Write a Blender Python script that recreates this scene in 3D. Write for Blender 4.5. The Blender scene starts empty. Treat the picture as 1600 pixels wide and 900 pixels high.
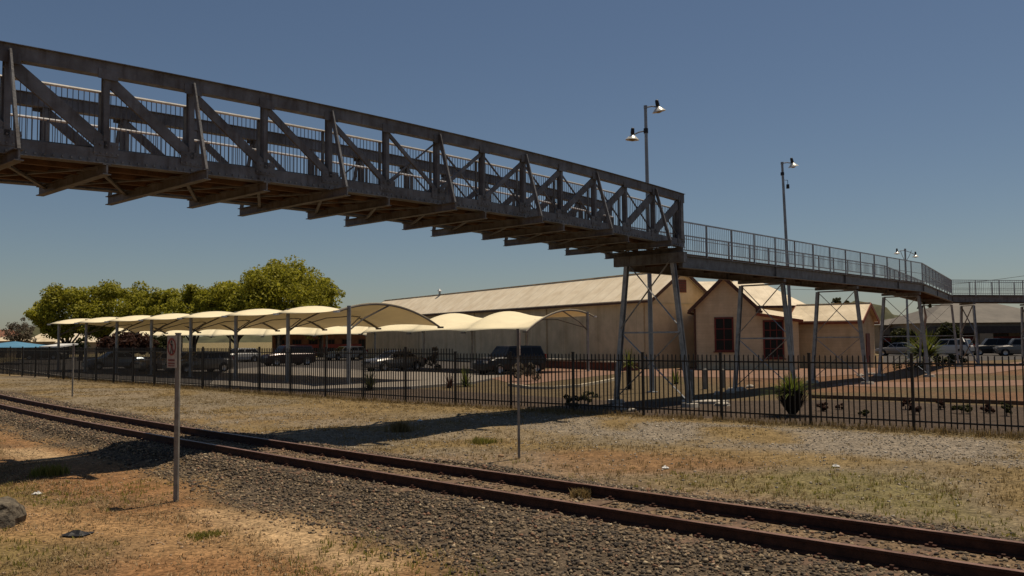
import bpy, math, random
import numpy as np
from math import sin, cos, radians, pi, atan, atan2, sqrt
from mathutils import Vector, Matrix
random.seed(7)
rng = np.random.default_rng(11)
SC = bpy.context.scene
COL = SC.collection

# ------------------------------------------------------------------ camera
FPX = 1350.0; PITCH = atan(78/1350); ROLL = radians(.5); CAMZ = 2.3
Fv = Vector((0, cos(PITCH), sin(PITCH))); R0 = Vector((1, 0, 0)); U0 = Vector((0, -sin(PITCH), cos(PITCH)))
Rv = R0*cos(ROLL) - U0*sin(ROLL); Uv = U0*cos(ROLL) + R0*sin(ROLL)
CP = Vector((0, 0, CAMZ))
def ray(px, py): return Fv + Rv*((px-800)/FPX) + Uv*((450-py)/FPX)
def gnd(px, py, z=0.0):                      # where a line of sight meets the level z
    d = ray(px, py); return CP + d*((z-CAMZ)/d.z)
def atY(px, py, Y):                          # point of a line of sight at distance Y
    d = ray(px, py); return CP + d*(Y/d.y)
cd = bpy.data.cameras.new('camera'); cam = bpy.data.objects.new('camera', cd); COL.objects.link(cam)
cd.sensor_width = 36; cd.lens = 36*FPX/1600; cd.clip_end = 6000; cd.clip_start = .1
cam.matrix_world = Matrix(((Rv.x, Uv.x, -Fv.x, 0), (Rv.y, Uv.y, -Fv.y, 0), (Rv.z, Uv.z, -Fv.z, CAMZ), (0, 0, 0, 1)))
SC.camera = cam

# ------------------------------------------------------------------ light
SUN_EL = 71.0; SUN_H = Vector((.76, .65))     # the sun stands to the right, beyond the bridge
SUN_H.normalize()
w = bpy.data.worlds.new('World'); SC.world = w; w.use_nodes = True
nt = w.node_tree; bg = nt.nodes['Background']
sky = nt.nodes.new('ShaderNodeTexSky'); sky.sky_type = 'NISHITA'; sky.sun_disc = False
sky.sun_elevation = radians(SUN_EL); sky.sun_rotation = atan2(SUN_H.x, SUN_H.y)
sky.altitude = 300; sky.air_density = 1.0; sky.dust_density = .6; sky.ozone_density = 1.8
nt.links.new(sky.outputs['Color'], bg.inputs['Color']); bg.inputs['Strength'].default_value = .047
sl = bpy.data.lights.new('sun', 'SUN'); sl.energy = 4.2; sl.angle = radians(.5); sl.color = (1, .86, .67)
so = bpy.data.objects.new('sun', sl); COL.objects.link(so)
sv = Vector((SUN_H.x*cos(radians(SUN_EL)), SUN_H.y*cos(radians(SUN_EL)), sin(radians(SUN_EL))))
so.rotation_euler = sv.to_track_quat('Z', 'Y').to_euler(); so.location = (20, 10, 40)
SC.view_settings.view_transform = 'Standard'; SC.view_settings.look = 'None'
SC.view_settings.gamma = 1; SC.view_settings.exposure = 0.08; SC.view_settings.use_curve_mapping = False

# ------------------------------------------------------------------ materials
def mat(name, col, rough=.8, metal=0., var=.25, scale=3., col2=None, bump=0., bscale=30., spec=.3, stripe=None, island=None, trans=0., detail=5., streak=None, ifac=.8):
    m = bpy.data.materials.new(name); m.use_nodes = True
    N = m.node_tree.nodes; L = m.node_tree.links; P = N['Principled BSDF']
    P.inputs['Roughness'].default_value = rough; P.inputs['Metallic'].default_value = metal
    P.inputs['Specular IOR Level'].default_value = spec
    geo = N.new('ShaderNodeNewGeometry')
    nz = N.new('ShaderNodeTexNoise'); nz.inputs['Scale'].default_value = scale; nz.inputs['Detail'].default_value = detail
    nz.inputs['Roughness'].default_value = .65
    L.new(geo.outputs['Position'], nz.inputs['Vector'])
    rp = N.new('ShaderNodeValToRGB'); c = Vector(col)
    c2 = Vector(col2) if col2 else c*(1-var*1.6)
    rp.color_ramp.elements[0].position = .32; rp.color_ramp.elements[1].position = .68
    rp.color_ramp.elements[0].color = (*c2, 1); rp.color_ramp.elements[1].color = (*(c*(1+var*.5)), 1)
    L.new(nz.outputs['Fac'], rp.inputs['Fac']); out = rp.outputs['Color']
    if streak:                                # long weather streaks running down the surface
        mp = N.new('ShaderNodeMapping'); mp.inputs['Scale'].default_value = (streak[0], streak[0], streak[1])
        L.new(geo.outputs['Position'], mp.inputs['Vector'])
        n2 = N.new('ShaderNodeTexNoise'); n2.inputs['Scale'].default_value = 1; n2.inputs['Detail'].default_value = 4
        L.new(mp.outputs['Vector'], n2.inputs['Vector'])
        mx = N.new('ShaderNodeMix'); mx.data_type = 'RGBA'; mx.blend_type = 'MULTIPLY'
        mr = N.new('ShaderNodeMapRange'); mr.inputs['From Min'].default_value = .5; mr.inputs['From Max'].default_value = .75
        mr.inputs['To Max'].default_value = streak[3] if len(streak) > 3 else .7
        L.new(n2.outputs['Fac'], mr.inputs['Value']); L.new(mr.outputs['Result'], mx.inputs['Factor'])
        L.new(out, mx.inputs['A']); mx.inputs['B'].default_value = (*streak[2], 1); out = mx.outputs['Result']
    if stripe:                                # sheet seams: (direction, period, dark factor)
        dp = N.new('ShaderNodeVectorMath'); dp.operation = 'DOT_PRODUCT'; dp.inputs[1].default_value = stripe[0]
        L.new(geo.outputs['Position'], dp.inputs[0])
        dv = N.new('ShaderNodeMath'); dv.operation = 'DIVIDE'; dv.inputs[1].default_value = stripe[1]
        L.new(dp.outputs['Value'], dv.inputs[0])
        fl = N.new('ShaderNodeMath'); fl.operation = 'FLOOR'; L.new(dv.outputs[0], fl.inputs[0])
        wn = N.new('ShaderNodeTexWhiteNoise'); wn.noise_dimensions = '1D'; L.new(fl.outputs[0], wn.inputs['W'])
        fr = N.new('ShaderNodeMath'); fr.operation = 'FRACT'; L.new(dv.outputs[0], fr.inputs[0])
        lt = N.new('ShaderNodeMath'); lt.operation = 'LESS_THAN'; lt.inputs[1].default_value = stripe[3] if len(stripe) > 3 else .08; L.new(fr.outputs[0], lt.inputs[0])
        a1 = N.new('ShaderNodeMath'); a1.operation = 'MULTIPLY_ADD'; a1.inputs[1].default_value = stripe[2]*.5
        L.new(wn.outputs['Value'], a1.inputs[0])
        a2 = N.new('ShaderNodeMath'); a2.operation = 'MULTIPLY'; a2.inputs[1].default_value = stripe[2]
        L.new(lt.outputs[0], a2.inputs[0]); L.new(a2.outputs[0], a1.inputs[2])
        mx = N.new('ShaderNodeMix'); mx.data_type = 'RGBA'; mx.blend_type = 'MIX'
        L.new(a1.outputs[0], mx.inputs['Factor']); L.new(out, mx.inputs['A']); mx.inputs['B'].default_value = (*(c*.35), 1)
        out = mx.outputs['Result']
    if island:                                # per stone / blade / leaf tint
        r2 = N.new('ShaderNodeValToRGB'); r2.color_ramp.interpolation = 'LINEAR'
        els = r2.color_ramp.elements
        while len(els) < len(island): els.new(.5)
        for i, (p, cc) in enumerate(island): els[i].position = p; els[i].color = (*cc, 1)
        L.new(geo.outputs['Random Per Island'], r2.inputs['Fac'])
        mx = N.new('ShaderNodeMix'); mx.data_type = 'RGBA'; mx.blend_type = 'MIX'; mx.inputs['Factor'].default_value = ifac
        L.new(out, mx.inputs['A']); L.new(r2.outputs['Color'], mx.inputs['B']); out = mx.outputs['Result']
    L.new(out, P.inputs['Base Color'])
    if bump:
        nb = N.new('ShaderNodeTexNoise'); nb.inputs['Scale'].default_value = bscale; nb.inputs['Detail'].default_value = 4
        L.new(geo.outputs['Position'], nb.inputs['Vector'])
        bp_ = N.new('ShaderNodeBump'); bp_.inputs['Strength'].default_value = bump; bp_.inputs['Distance'].default_value = .05
        L.new(nb.outputs['Fac'], bp_.inputs['Height']); L.new(bp_.outputs['Normal'], P.inputs['Normal'])
    if trans:
        tr = N.new('ShaderNodeBsdfTranslucent'); L.new(out, tr.inputs['Color'])
        ms = N.new('ShaderNodeMixShader'); ms.inputs[0].default_value = trans
        L.new(P.outputs[0], ms.inputs[1]); L.new(tr.outputs[0], ms.inputs[2])
        L.new(ms.outputs[0], N['Material Output'].inputs['Surface'])
    return m

# ------------------------------------------------------------------ mesh helpers
class MB:
    def __init__(s): s.v = []; s.f = []
    def add(s, vs, fs):
        o = len(s.v); s.v += [Vector(v) for v in vs]; s.f += [tuple(i+o for i in f) for f in fs]
    def hexa(s, p):                           # 8 corners: bottom ring then top ring
        s.add(p, [(0, 3, 2, 1), (4, 5, 6, 7), (0, 1, 5, 4), (1, 2, 6, 5), (2, 3, 7, 6), (3, 0, 4, 7)])
    def box(s, c, sz, X=(1, 0, 0), Y=(0, 1, 0), Z=(0, 0, 1)):
        c = Vector(c); X = Vector(X)*sz[0]/2; Y = Vector(Y)*sz[1]/2; Z = Vector(Z)*sz[2]/2
        s.hexa([c-X-Y-Z, c+X-Y-Z, c+X+Y-Z, c-X+Y-Z, c-X-Y+Z, c+X-Y+Z, c+X+Y+Z, c-X+Y+Z])
    def bar(s, p, q, a, b, up=(0, 0, 1)):     # a = width along side, b = depth along up
        p = Vector(p); q = Vector(q); d = (q-p); l = d.length; d.normalize(); up = Vector(up)
        side = d.cross(up)
        if side.length < 1e-4: side = d.cross(Vector((1, 0, 0)))
        side.normalize(); u = side.cross(d)
        s.box((p+q)/2, (a, l, b), side, d, u)
    def tube(s, pts, rad, n=8, cap=True):
        pts = [Vector(p) for p in pts]
        if not isinstance(rad, (list, tuple)): rad = [rad]*len(pts)
        o = len(s.v); prev = None
        for i, p in enumerate(pts):
            d = (pts[min(i+1, len(pts)-1)]-pts[max(i-1, 0)]).normalized()
            if prev is None:
                a = d.cross(Vector((0, 0, 1)))
                if a.length < .05: a = d.cross(Vector((1, 0, 0)))
            else: a = prev - d*prev.dot(d)
            a.normalize(); prev = a; b = d.cross(a)
            for k in range(n):
                t = 2*pi*k/n; s.v.append(p+(a*cos(t)+b*sin(t))*rad[i])
        for i in range(len(pts)-1):
            for k in range(n):
                s.f.append((o+i*n+k, o+i*n+(k+1) % n, o+(i+1)*n+(k+1) % n, o+(i+1)*n+k))
        if cap:
            s.f.append(tuple(o+k for k in range(n))[::-1]); e = o+(len(pts)-1)*n; s.f.append(tuple(e+k for k in range(n)))
    def lathe(s, c, prof, n=16, axis=(0, 0, 1)):
        c = Vector(c); Z = Vector(axis).normalized(); X = Z.orthogonal().normalized(); Y = Z.cross(X); o = len(s.v)
        for r, z in prof:
            for k in range(n):
                t = 2*pi*k/n; s.v.append(c+Z*z+(X*cos(t)+Y*sin(t))*r)
        for i in range(len(prof)-1):
            for k in range(n): s.f.append((o+i*n+k, o+i*n+(k+1) % n, o+(i+1)*n+(k+1) % n, o+(i+1)*n+k))
    def prism(s, poly, d):                    # polygon (list of points) extruded by vector d
        n = len(poly); d = Vector(d); p = [Vector(x) for x in poly]
        s.add(p+[x+d for x in p], [tuple(range(n))[::-1], tuple(range(n, 2*n))]+[(i, (i+1) % n, (i+1) % n+n, i+n) for i in range(n)])
    def build(s, name, m, parent=None, smooth=False, org=None):
        if org is None: org = root_of(parent).location if parent else Vector((0, 0, 0))
        me = bpy.data.meshes.new(name); me.from_pydata([v-org for v in s.v], [], s.f); me.update()
        import bmesh
        bm = bmesh.new(); bm.from_mesh(me); bmesh.ops.recalc_face_normals(bm, faces=bm.faces); bm.to_mesh(me); bm.free()
        if smooth:
            for p in me.polygons: p.use_smooth = True
        me.materials.append(m)
        o = bpy.data.objects.new(name, me); COL.objects.link(o)
        if parent: o.parent = parent
        else: o.location = org
        return o
def root_of(o):
    while o.parent: o = o.parent
    return o
def np_mesh(name, V, F, m, smooth=False):
    me = bpy.data.meshes.new(name); V = np.asarray(V, np.float32); F = np.asarray(F, np.int32); k = F.shape[1]
    me.vertices.add(len(V)); me.vertices.foreach_set('co', V.ravel())
    me.loops.add(F.size); me.loops.foreach_set('vertex_index', F.ravel())
    me.polygons.add(len(F)); me.polygons.foreach_set('loop_start', np.arange(0, F.size, k, dtype=np.int32))
    me.update(calc_edges=True); me.validate()
    if smooth: me.polygons.foreach_set('use_smooth', np.ones(len(F), bool))
    me.materials.append(m); o = bpy.data.objects.new(name, me); COL.objects.link(o); return o
def tag(o, label=None, cat=None, group=None, kind=None):
    if label: o['label'] = label
    if cat: o['category'] = cat
    if group: o['group'] = group
    if kind: o['kind'] = kind
    return o
def thing(name, loc, label, cat, group=None, rz=0):
    o = bpy.data.objects.new(name, None); COL.objects.link(o); o.location = Vector(loc); o.rotation_euler = (0, 0, rz)
    o.empty_display_size = .2
    return tag(o, label, cat, group)
def copy_tree(o, parent=None):
    c = o.copy(); COL.objects.link(c)
    if parent: c.parent = parent
    for ch in list(o.children): copy_tree(ch, c)
    return c

# ------------------------------------------------------------------ shared materials
M = {}
M['truss'] = mat('weathered_painted_steel', (.165, .172, .185), .6, .15, .3, 2.2, col2=(.095, .09, .088), bump=.15, bscale=20, streak=(9, 1.2, (.45, .33, .25)))
M['galv'] = mat('galvanised_steel', (.36, .37, .38), .45, .5, .25, 4, col2=(.22, .23, .24), streak=(7, .8, (.6, .52, .45), .5))
M['galvdark'] = mat('dull_weathered_galvanising', (.17, .175, .18), .55, .2, .25, 4, col2=(.10, .095, .09), streak=(7, .8, (.6, .5, .42), .5))
M['bright'] = mat('sunlit_pale_handrail', (.80, .79, .76), .3, .3, .15, 6, spec=.5)  # pale base colour paints in the sunlit highlight along the top rails
M['timber'] = mat('old_brown_timber', (.14, .082, .046), .85, 0, .4, 2.5, col2=(.065, .038, .022), bump=.3, bscale=14)
M['deckwood'] = mat('grey_deck_boards', (.26, .21, .16), .85, 0, .3, 3, stripe=((.677, .736, 0), .16, .6))
M['fence'] = mat('black_powder_coat', (.018, .014, .012), .45, 0, .3, 5)
M['rust'] = mat('rusty_rail_steel', (.075, .03, .018), .75, .1, .35, 8, col2=(.035, .014, .009), bump=.2, bscale=40)
M['railtop'] = mat('worn_rail_head', (.30, .18, .125), .45, .5, .3, 5, col2=(.14, .07, .042))
M['sleeper'] = mat('weathered_sleeper_timber', (.15, .095, .06), .9, 0, .4, 5, col2=(.06, .038, .025), bump=.4, bscale=25)
M['fabric'] = mat('cream_shade_fabric', (.93, .83, .57), .8, 0, .05, .9, trans=.18)
M['post'] = mat('grey_carport_steel', (.30, .30, .30), .45, .4, .2, 3)
M['darkpost'] = mat('brown_canopy_frame', (.16, .14, .12), .5, .3, .2, 3)
M['whitecap'] = mat('white_corner_plate', (.75, .74, .70), .5)
M['concrete'] = mat('pale_concrete', (.42, .38, .32), .9, 0, .2, 3)
M['glass'] = mat('dark_window_glass', (.010, .011, .012), .25, 0, .1, 1, spec=.2)
M['tyre'] = mat('tyre_rubber', (.015, .015, .015), .8)
M['rim'] = mat('alloy_rim', (.45, .45, .46), .35, .7)
M['redlens'] = mat('red_lamp_lens', (.35, .02, .015), .2, spec=.6)
M['clearlens'] = mat('clear_lamp_lens', (.65, .65, .62), .12, .3, spec=.7)
M['plastic'] = mat('black_plastic', (.02, .02, .022), .5)
M['bark'] = mat('tree_bark', (.13, .10, .075), .9, 0, .35, 3, bump=.4, bscale=10)
M['stonebig'] = mat('lichen_grey_rock', (.15, .125, .09), .9, 0, .4, 11, col2=(.035, .03, .024), bump=.9, bscale=14)

# ------------------------------------------------------------------ track frame and ground
Tv = Vector((-.7361, .6769, 0)); Nv = Vector((.6769, .7361, 0))   # along the line (away to the left), across it (away)
def trackP(v): 
    v = np.asarray(v, float); return np.where(v > 40, 8.87+.002*33**2+(v-40)*.132, 8.87+.002*np.clip(v-7, -30, 33)**2)
def tpt(v, u, z=0.):                         # point at v along the line, u across from its centre
    P = float(trackP(v))+u; return Vector((Tv.x*v+Nv.x*P, Tv.y*v+Nv.y*P, z))
def vnoise(x, y, s, seed=0):                 # smooth value noise
    x = np.asarray(x)/s+seed*17.3; y = np.asarray(y)/s+seed*9.1
    xi = np.floor(x); yi = np.floor(y); fx = x-xi; fy = y-yi; fx = fx*fx*(3-2*fx); fy = fy*fy*(3-2*fy)
    def h(a, b): 
        t = np.sin(a*127.1+b*311.7+seed*74.7)*43758.5453; return t-np.floor(t)
    return (h(xi, yi)*(1-fx)+h(xi+1, yi)*fx)*(1-fy)+(h(xi, yi+1)*(1-fx)+h(xi+1, yi+1)*fx)*fy
def smooth(a, b, x): 
    t = np.clip((x-a)/(b-a), 0, 1); return t*t*(3-2*t)
def uv_of(x, y):
    v = Tv.x*x+Tv.y*y; u = Nv.x*x+Nv.y*y-trackP(v); return u, v
def fence_u(v): return np.interp(v, [0, 4.8, 7.5, 10.5, 13, 19, 24, 34, 72], [13.5, 13.2, 13.0, 12.66, 12.5, 11.76, 11.1, 10.2, 6.5])
def near_edge(v): return np.interp(v, [0, 4, 6, 10.6, 15, 20], [-3.6, -2.95, -2.7, -2.3, -1.85, -1.65])      # ballast shoulder widens towards the right
def gz(x, y):
    x = np.asarray(x, float); y = np.asarray(y, float); u, v = uv_of(x, y); ne = near_edge(v)
    z = .15*np.where(u < 0, smooth(ne, -1.15, u), smooth(2.6, 1.2, u))
    k = smooth(-.7, -2.5, u-fence_u(v))*smooth(120, 60, np.hypot(x, y))
    z = z+k*((vnoise(x, y, 2.2, 1)-.5)*.09+(vnoise(x, y, .7, 2)-.5)*.04)*np.where(np.abs(u) < 1.3, .15, 1)
    return z
def axis(lo, hi, st, far):
    a = np.arange(lo, hi+1e-6, st); g = st*1.35**np.arange(1, 40); o = np.cumsum(g); o = o[o < far]
    o = np.append(o, far)
    return np.concatenate([lo-o[::-1], a, hi+o])
xs = axis(-34, 24, .25, 2500); ys = axis(4, 42, .25, 2500)
GX, GY = np.meshgrid(xs, ys); GZ = gz(GX, GY); nx_, ny_ = len(xs), len(ys)
idx = np.arange(nx_*ny_).reshape(ny_, nx_)
Fq = np.stack([idx[:-1, :-1], idx[:-1, 1:], idx[1:, 1:], idx[1:, :-1]], -1).reshape(-1, 4)
Vg = np.stack([GX, GY, GZ], -1).reshape(-1, 3)
U, Vv = uv_of(GX, GY); FU = U-fence_u(Vv)+12; NE = near_edge(Vv)
n1 = vnoise(GX, GY, 3, 4); n2 = vnoise(GX, GY, 1.1, 5); n3 = vnoise(GX, GY, 6, 6)
ball = np.where(U < 0, smooth(NE-.3, NE+.3, U+(n2-.5)*.9), smooth(2.7, 1.7, U+(n2-.5)*.8))
dirt = smooth(NE+.3, NE-.6, U+(n2-.5)*.8)                    # near side of the line
dirt2 = np.clip(smooth(.45, .7, n3)*smooth(9.5, 5, U)*(U > 1.5)*smooth(30, 10, Vv)*.75, 0, 1)
grav = smooth(.28, .5, .5*n1+.5*n2)*smooth(6.0, 7.6, FU)*smooth(11.4, 10.4, FU)*smooth(22, 12, Vv)
grav = np.maximum(grav, .45*smooth(.5, .7, n1)*(U > 1.6)*(U < 9))
grav = np.maximum(grav, .6*smooth(.3, .6, n2)*smooth(1.6, 2.6, U)*smooth(8.5, 5.5, U)*smooth(8, 14, Vv))
green = np.maximum(smooth(.62, .8, n1)*smooth(2.2, 3.5, U)*smooth(7, 5, U)*smooth(14, 6, Vv), smooth(.62, .85, vnoise(GX, GY, 2.2, 9))*(U < -4.0)*smooth(.0, 6, Vv))
green = np.maximum(green, .9*smooth(2.2, .8, np.hypot(GX+5.6, GY-9.2)/1.1+n2))
inside = smooth(11.95, 12.25, FU)
mb_ = 16.6+5.4*smooth(19, 11, Vv)
mulch = inside*smooth(mb_+.2, mb_-.2, U)
earth = inside*smooth(mb_-.2, mb_+.2, U)
sand = smooth(.68, .84, vnoise(GX*.6+GY*.5, GY*.9-GX*.2, 2.6, 12))*(U < 0)*dirt
me_col = np.ones((nx_*ny_, 4), np.float32)
def lay(c, col, k): k = np.asarray(k, float)[..., None]; return c*(1-k)+np.array(col)*k
c = np.ones(GX.shape+(3,))*np.array((.205, .145, .066))       # straw grass
c = lay(c, (.15, .115, .06), smooth(.3, .75, n1)*.7)
c = lay(c, (.20, .105, .052), dirt2*.85)
c = lay(c, (.235, .122, .054), dirt*(.7+.3*n2))
c = lay(c, (.34, .225, .11), sand*.5)
c = lay(c, (.15, .10, .055), dirt*.6*smooth(.55, .75, vnoise(GX, GY, 1.4, 61)))
c = lay(c, (.40, .28, .155), dirt*.8*smooth(.45, .65, vnoise(GX, GY, 1.0, 62))*smooth(NE-1.3, NE-.7, U)*smooth(NE+.2, NE-.2, U)*smooth(13, 11.5, Vv)*smooth(2, 5, Vv))
c = lay(c, (.42, .30, .17), dirt*.75*smooth(.35, .6, vnoise(GX, GY, .9, 63))*smooth(-3.3, -2.8, U)*smooth(-2.0, -2.4, U)*smooth(16.5, 18, Vv))
c = lay(c, (.22, .185, .14), grav)
c = lay(c, (.135, .12, .035), green*.55)
c = lay(c, (.105, .08, .055), ball)
c = lay(c, (.18, .125, .075), (np.abs(U) < .75)*.9)
c = lay(c, (.115, .085, .046), earth)
c = lay(c, (.165, .092, .052), earth*smooth(8, 14, GX)*smooth(.35, .55, n3))
c = lay(c, (.075, .055, .04), mulch)
far = smooth(70, 140, np.hypot(GX, GY)); c = lay(c, (.20, .16, .08), far)
me_col[:, :3] = c.reshape(-1, 3)
gm = bpy.data.materials.new('ground_soil_and_dry_grass'); gm.use_nodes = True
N = gm.node_tree.nodes; L = gm.node_tree.links; P = N['Principled BSDF']; P.inputs['Roughness'].default_value = .95
P.inputs['Specular IOR Level'].default_value = .1
at = N.new('ShaderNodeAttribute'); at.attribute_name = 'soil'
geo = N.new('ShaderNodeNewGeometry')
def noise(sc, det=5):
    n = N.new('ShaderNodeTexNoise'); n.inputs['Scale'].default_value = sc; n.inputs['Detail'].default_value = det
    n.inputs['Roughness'].default_value = .7; L.new(geo.outputs['Position'], n.inputs['Vector']); return n
na, nb_ = noise(1.3), noise(14); nc = noise(4.5)
vo = N.new('ShaderNodeTexVoronoi'); vo.inputs['Scale'].default_value = 34; L.new(geo.outputs['Position'], vo.inputs['Vector'])
def mul(a, lo, hi, src):
    r = N.new('ShaderNodeMapRange'); r.inputs['From Min'].default_value = .25; r.inputs['From Max'].default_value = .75
    r.inputs['To Min'].default_value = lo; r.inputs['To Max'].default_value = hi; L.new(src, r.inputs['Value'])
    m_ = N.new('ShaderNodeVectorMath'); m_.operation = 'SCALE'; L.new(a, m_.inputs[0]); L.new(r.outputs[0], m_.inputs['Scale']); return m_.outputs[0]
o_ = mul(at.outputs['Color'], .75, 1.22, na.outputs['Fac']); o_ = mul(o_, .62, 1.35, nc.outputs['Fac']); o_ = mul(o_, .5, 1.4, nb_.outputs['Fac'])
sx = N.new('ShaderNodeSeparateColor'); L.new(vo.outputs['Color'], sx.inputs[0]); o_ = mul(o_, .7, 1.25, sx.outputs[0])
L.new(o_, P.inputs['Base Color'])
bp0 = N.new('ShaderNodeBump'); bp0.inputs['Strength'].default_value = .35; bp0.inputs['Distance'].default_value = .02
nbh = noise(38, 6); L.new(nbh.outputs['Fac'], bp0.inputs['Height']); L.new(bp0.outputs['Normal'], P.inputs['Normal'])
ground = np_mesh('ground', Vg, Fq, gm, True); tag(ground, 'dry straw-coloured ground with orange dirt and gravel patches beside the railway', 'ground', kind='structure')
ca = ground.data.color_attributes.new('soil', 'FLOAT_COLOR', 'POINT'); ca.data.foreach_set('color', me_col.ravel())

def sheet(name, pts, m, z, label, cat, th=0):
    mb = MB(); P_ = [Vector((p.x, p.y, z)) for p in pts]
    if th: mb.prism([Vector((p.x, p.y, -.05)) for p in pts], (0, 0, z+.05))
    else: mb.add(P_, [tuple(range(len(P_)))])
    o = mb.build(name, m); return tag(o, label, cat, kind='structure')
M['asphalt'] = mat('shade_dark_asphalt', (.065, .056, .048), .9, 0, .2, 2.5, bump=.2, bscale=60)  # dark tone puts the carport shade into the colour; the street shares it
M['brickpave'] = mat('red_brick_paving', (.235, .135, .088), .9, 0, .25, 2, stripe=((.3, .95, 0), .22, .25))
M['earth'] = mat('orange_earth', (.36, .17, .075), .95, 0, .3, 1.5)
pxl = lambda L_: [gnd(*p) for p in L_]
sheet('car_park', pxl([(-30, 572), (120, 592), (300, 604), (480, 611), (640, 607), (740, 599), (800, 588), (832, 573), (760, 564), (600, 560), (300, 557), (60, 558)]), M['asphalt'], .008, 'asphalt car park under the shade carports, coloured dark for their shade', 'car park')
M['drive'] = mat('sunlit_drive_asphalt', (.22, .19, .155), .9, 0, .2, 2.5, bump=.2, bscale=60)  # paler copy of the asphalt, sunlight painted in for the open aisle
sheet('sunlit_drive', pxl([(325, 603), (470, 608), (640, 605), (735, 598), (790, 587), (640, 580), (420, 573), (350, 578)]), M['drive'], .014, 'asphalt drive between the two rows of carports, painted paler as if sunlit', 'sunlit_drive')
sheet('brick_path', pxl([(812, 602), (862, 596), (958, 585), (985, 579), (1000, 573), (880, 573), (838, 580), (760, 590)]), M['brickpave'], .012, 'curving red brick path in front of the long shed', 'path')
sheet('forecourt', pxl([(1000, 588), (1110, 590), (1240, 592), (1372, 583), (1385, 577), (1340, 573), (1085, 575), (1000, 578)]), M['brickpave'], .016, 'red brick forecourt along the gabled cottage and outbuilding', 'path')
sheet('garden_path', pxl([(1290, 603), (1430, 606), (1640, 602), (1640, 593), (1460, 597), (1320, 598)]), M['brickpave'], .012, 'narrow red path crossing the dry garden on the right', 'path')
sheet('street', pxl([(1380, 567), (1440, 566), (1700, 559), (1700, 547), (1380, 549)]), M['asphalt'], .008, 'dark street with parked cars in front of the shops', 'street')
sheet('footpath', pxl([(1440, 586), (1545, 584), (1680, 566), (1680, 558), (1560, 569), (1490, 577)]), M['brickpave'], .016, 'pink path rising towards the shops on the right', 'path')

# ------------------------------------------------------------------ the line: ballast, sleepers, rails
SV = np.array([(cos(2*pi*k/5), sin(2*pi*k/5), .12*(-1)**k) for k in range(5)]+[(0, 0, .85), (0, 0, -.85)])
SF = np.array([(k, (k+1) % 5, 5) for k in range(5)]+[((k+1) % 5, k, 6) for k in range(5)])
def stones(name, x, y, size, m, sink=.25):
    n = len(x); z = gz(x, y)
    s = size*(.45+1.25*rng.random(n)**2.2)
    ax = s[:, None]*(.65+.6*rng.random((n, 3))); ax[:, 2] *= .8
    jit = 1+.8*(rng.random((n, 7))-.5)
    V = SV[None]*jit[..., None]
    q = rng.normal(size=(n, 4)); q /= np.linalg.norm(q, axis=1)[:, None]
    a, b, c_, d = q.T
    R = np.stack([np.stack([1-2*(c_*c_+d*d), 2*(b*c_-a*d), 2*(b*d+a*c_)], -1), np.stack([2*(b*c_+a*d), 1-2*(b*b+d*d), 2*(c_*d-a*b)], -1), np.stack([2*(b*d-a*c_), 2*(c_*d+a*b), 1-2*(b*b+c_*c_)], -1)], 1)
    V = np.einsum('nij,nkj->nki', R, V)*ax[:, None, :]
    V += np.stack([x, y, z+ax[:, 2]*(1-2*sink)*.6], -1)[:, None]
    F = SF[None]+7*np.arange(n)[:, None, None]
    return np_mesh(name, V.reshape(-1, 3), F.reshape(-1, 3), m)
def scatter(n, ulo, uhi, vlo, vhi, dens=None):
    u = rng.uniform(ulo, uhi, n); v = vlo+(vhi-vlo)*rng.random(n)**1.3
    P_ = trackP(v)+u; x = Tv.x*v+Nv.x*P_; y = Tv.y*v+Nv.y*P_
    k = y > 6.0
    if dens is not None: k &= rng.random(n) < dens(u, v, x, y)
    return x[k], y[k]
M['ballast'] = mat('mixed_grey_ballast', (.17, .145, .115), .9, 0, .3, 8, island=[(0, (.022, .017, .013)), (.35, (.075, .056, .04)), (.62, (.165, .122, .075)), (.86, (.31, .23, .135)), (.95, (.23, .10, .055)), (1, (.55, .45, .29))])
M['palegravel'] = mat('pale_gravel', (.36, .32, .26), .9, 0, .3, 8, island=[(0, (.10, .085, .07)), (.4, (.22, .19, .145)), (.8, (.34, .295, .235)), (1, (.55, .5, .42))])
x, y = scatter(260000, -4.6, 2.5, -8, 42, lambda u, v, x, y: np.where(np.abs(u) < .46, .34, np.where((np.abs(np.abs(u)-.535) < .11), 0, np.where(u < 0, smooth(near_edge(v)-.55, near_edge(v)+.3, u), smooth(2.5, 1.5, u)))))
tag(stones('ballast', x, y, .0215, M['ballast']), 'loose grey ballast stones spread along the railway line', 'ballast', kind='stuff')
x, y = scatter(48000, 2.0, 12.8, -8, 30, lambda u, v, x, y: (u < fence_u(v)-.2)*np.clip(smooth(.28, .5, .5*vnoise(x, y, 3, 4)+.5*vnoise(x, y, 1.1, 5))*smooth(6.0, 7.6, u-fence_u(v)+12)*smooth(11.4, 10.4, u-fence_u(v)+12)*smooth(22, 12, v)+.16+.3*smooth(8, 14, v)*smooth(8.5, 5.5, u), 0, 1))
tag(stones('gravel', x, y, .019, M['palegravel'], .3), 'pale gravel scattered over the dry grass verge', 'gravel', kind='stuff')
x, y = scatter(46000, -9, -2.0, -6, 30, lambda u, v, x, y: .25+.5*smooth(.55, .7, vnoise(x, y, 1.6, 21)))
M['dirtstone'] = mat('dusty_pebbles', (.30, .19, .11), .95, 0, .3, 8, island=[(0, (.10, .07, .05)), (.5, (.30, .18, .09)), (1, (.44, .33, .22))])
tag(stones('pebbles', x, y, .014, M['dirtstone'], .35), 'small dusty pebbles strewn on the orange dirt', 'pebbles', kind='stuff')

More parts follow.
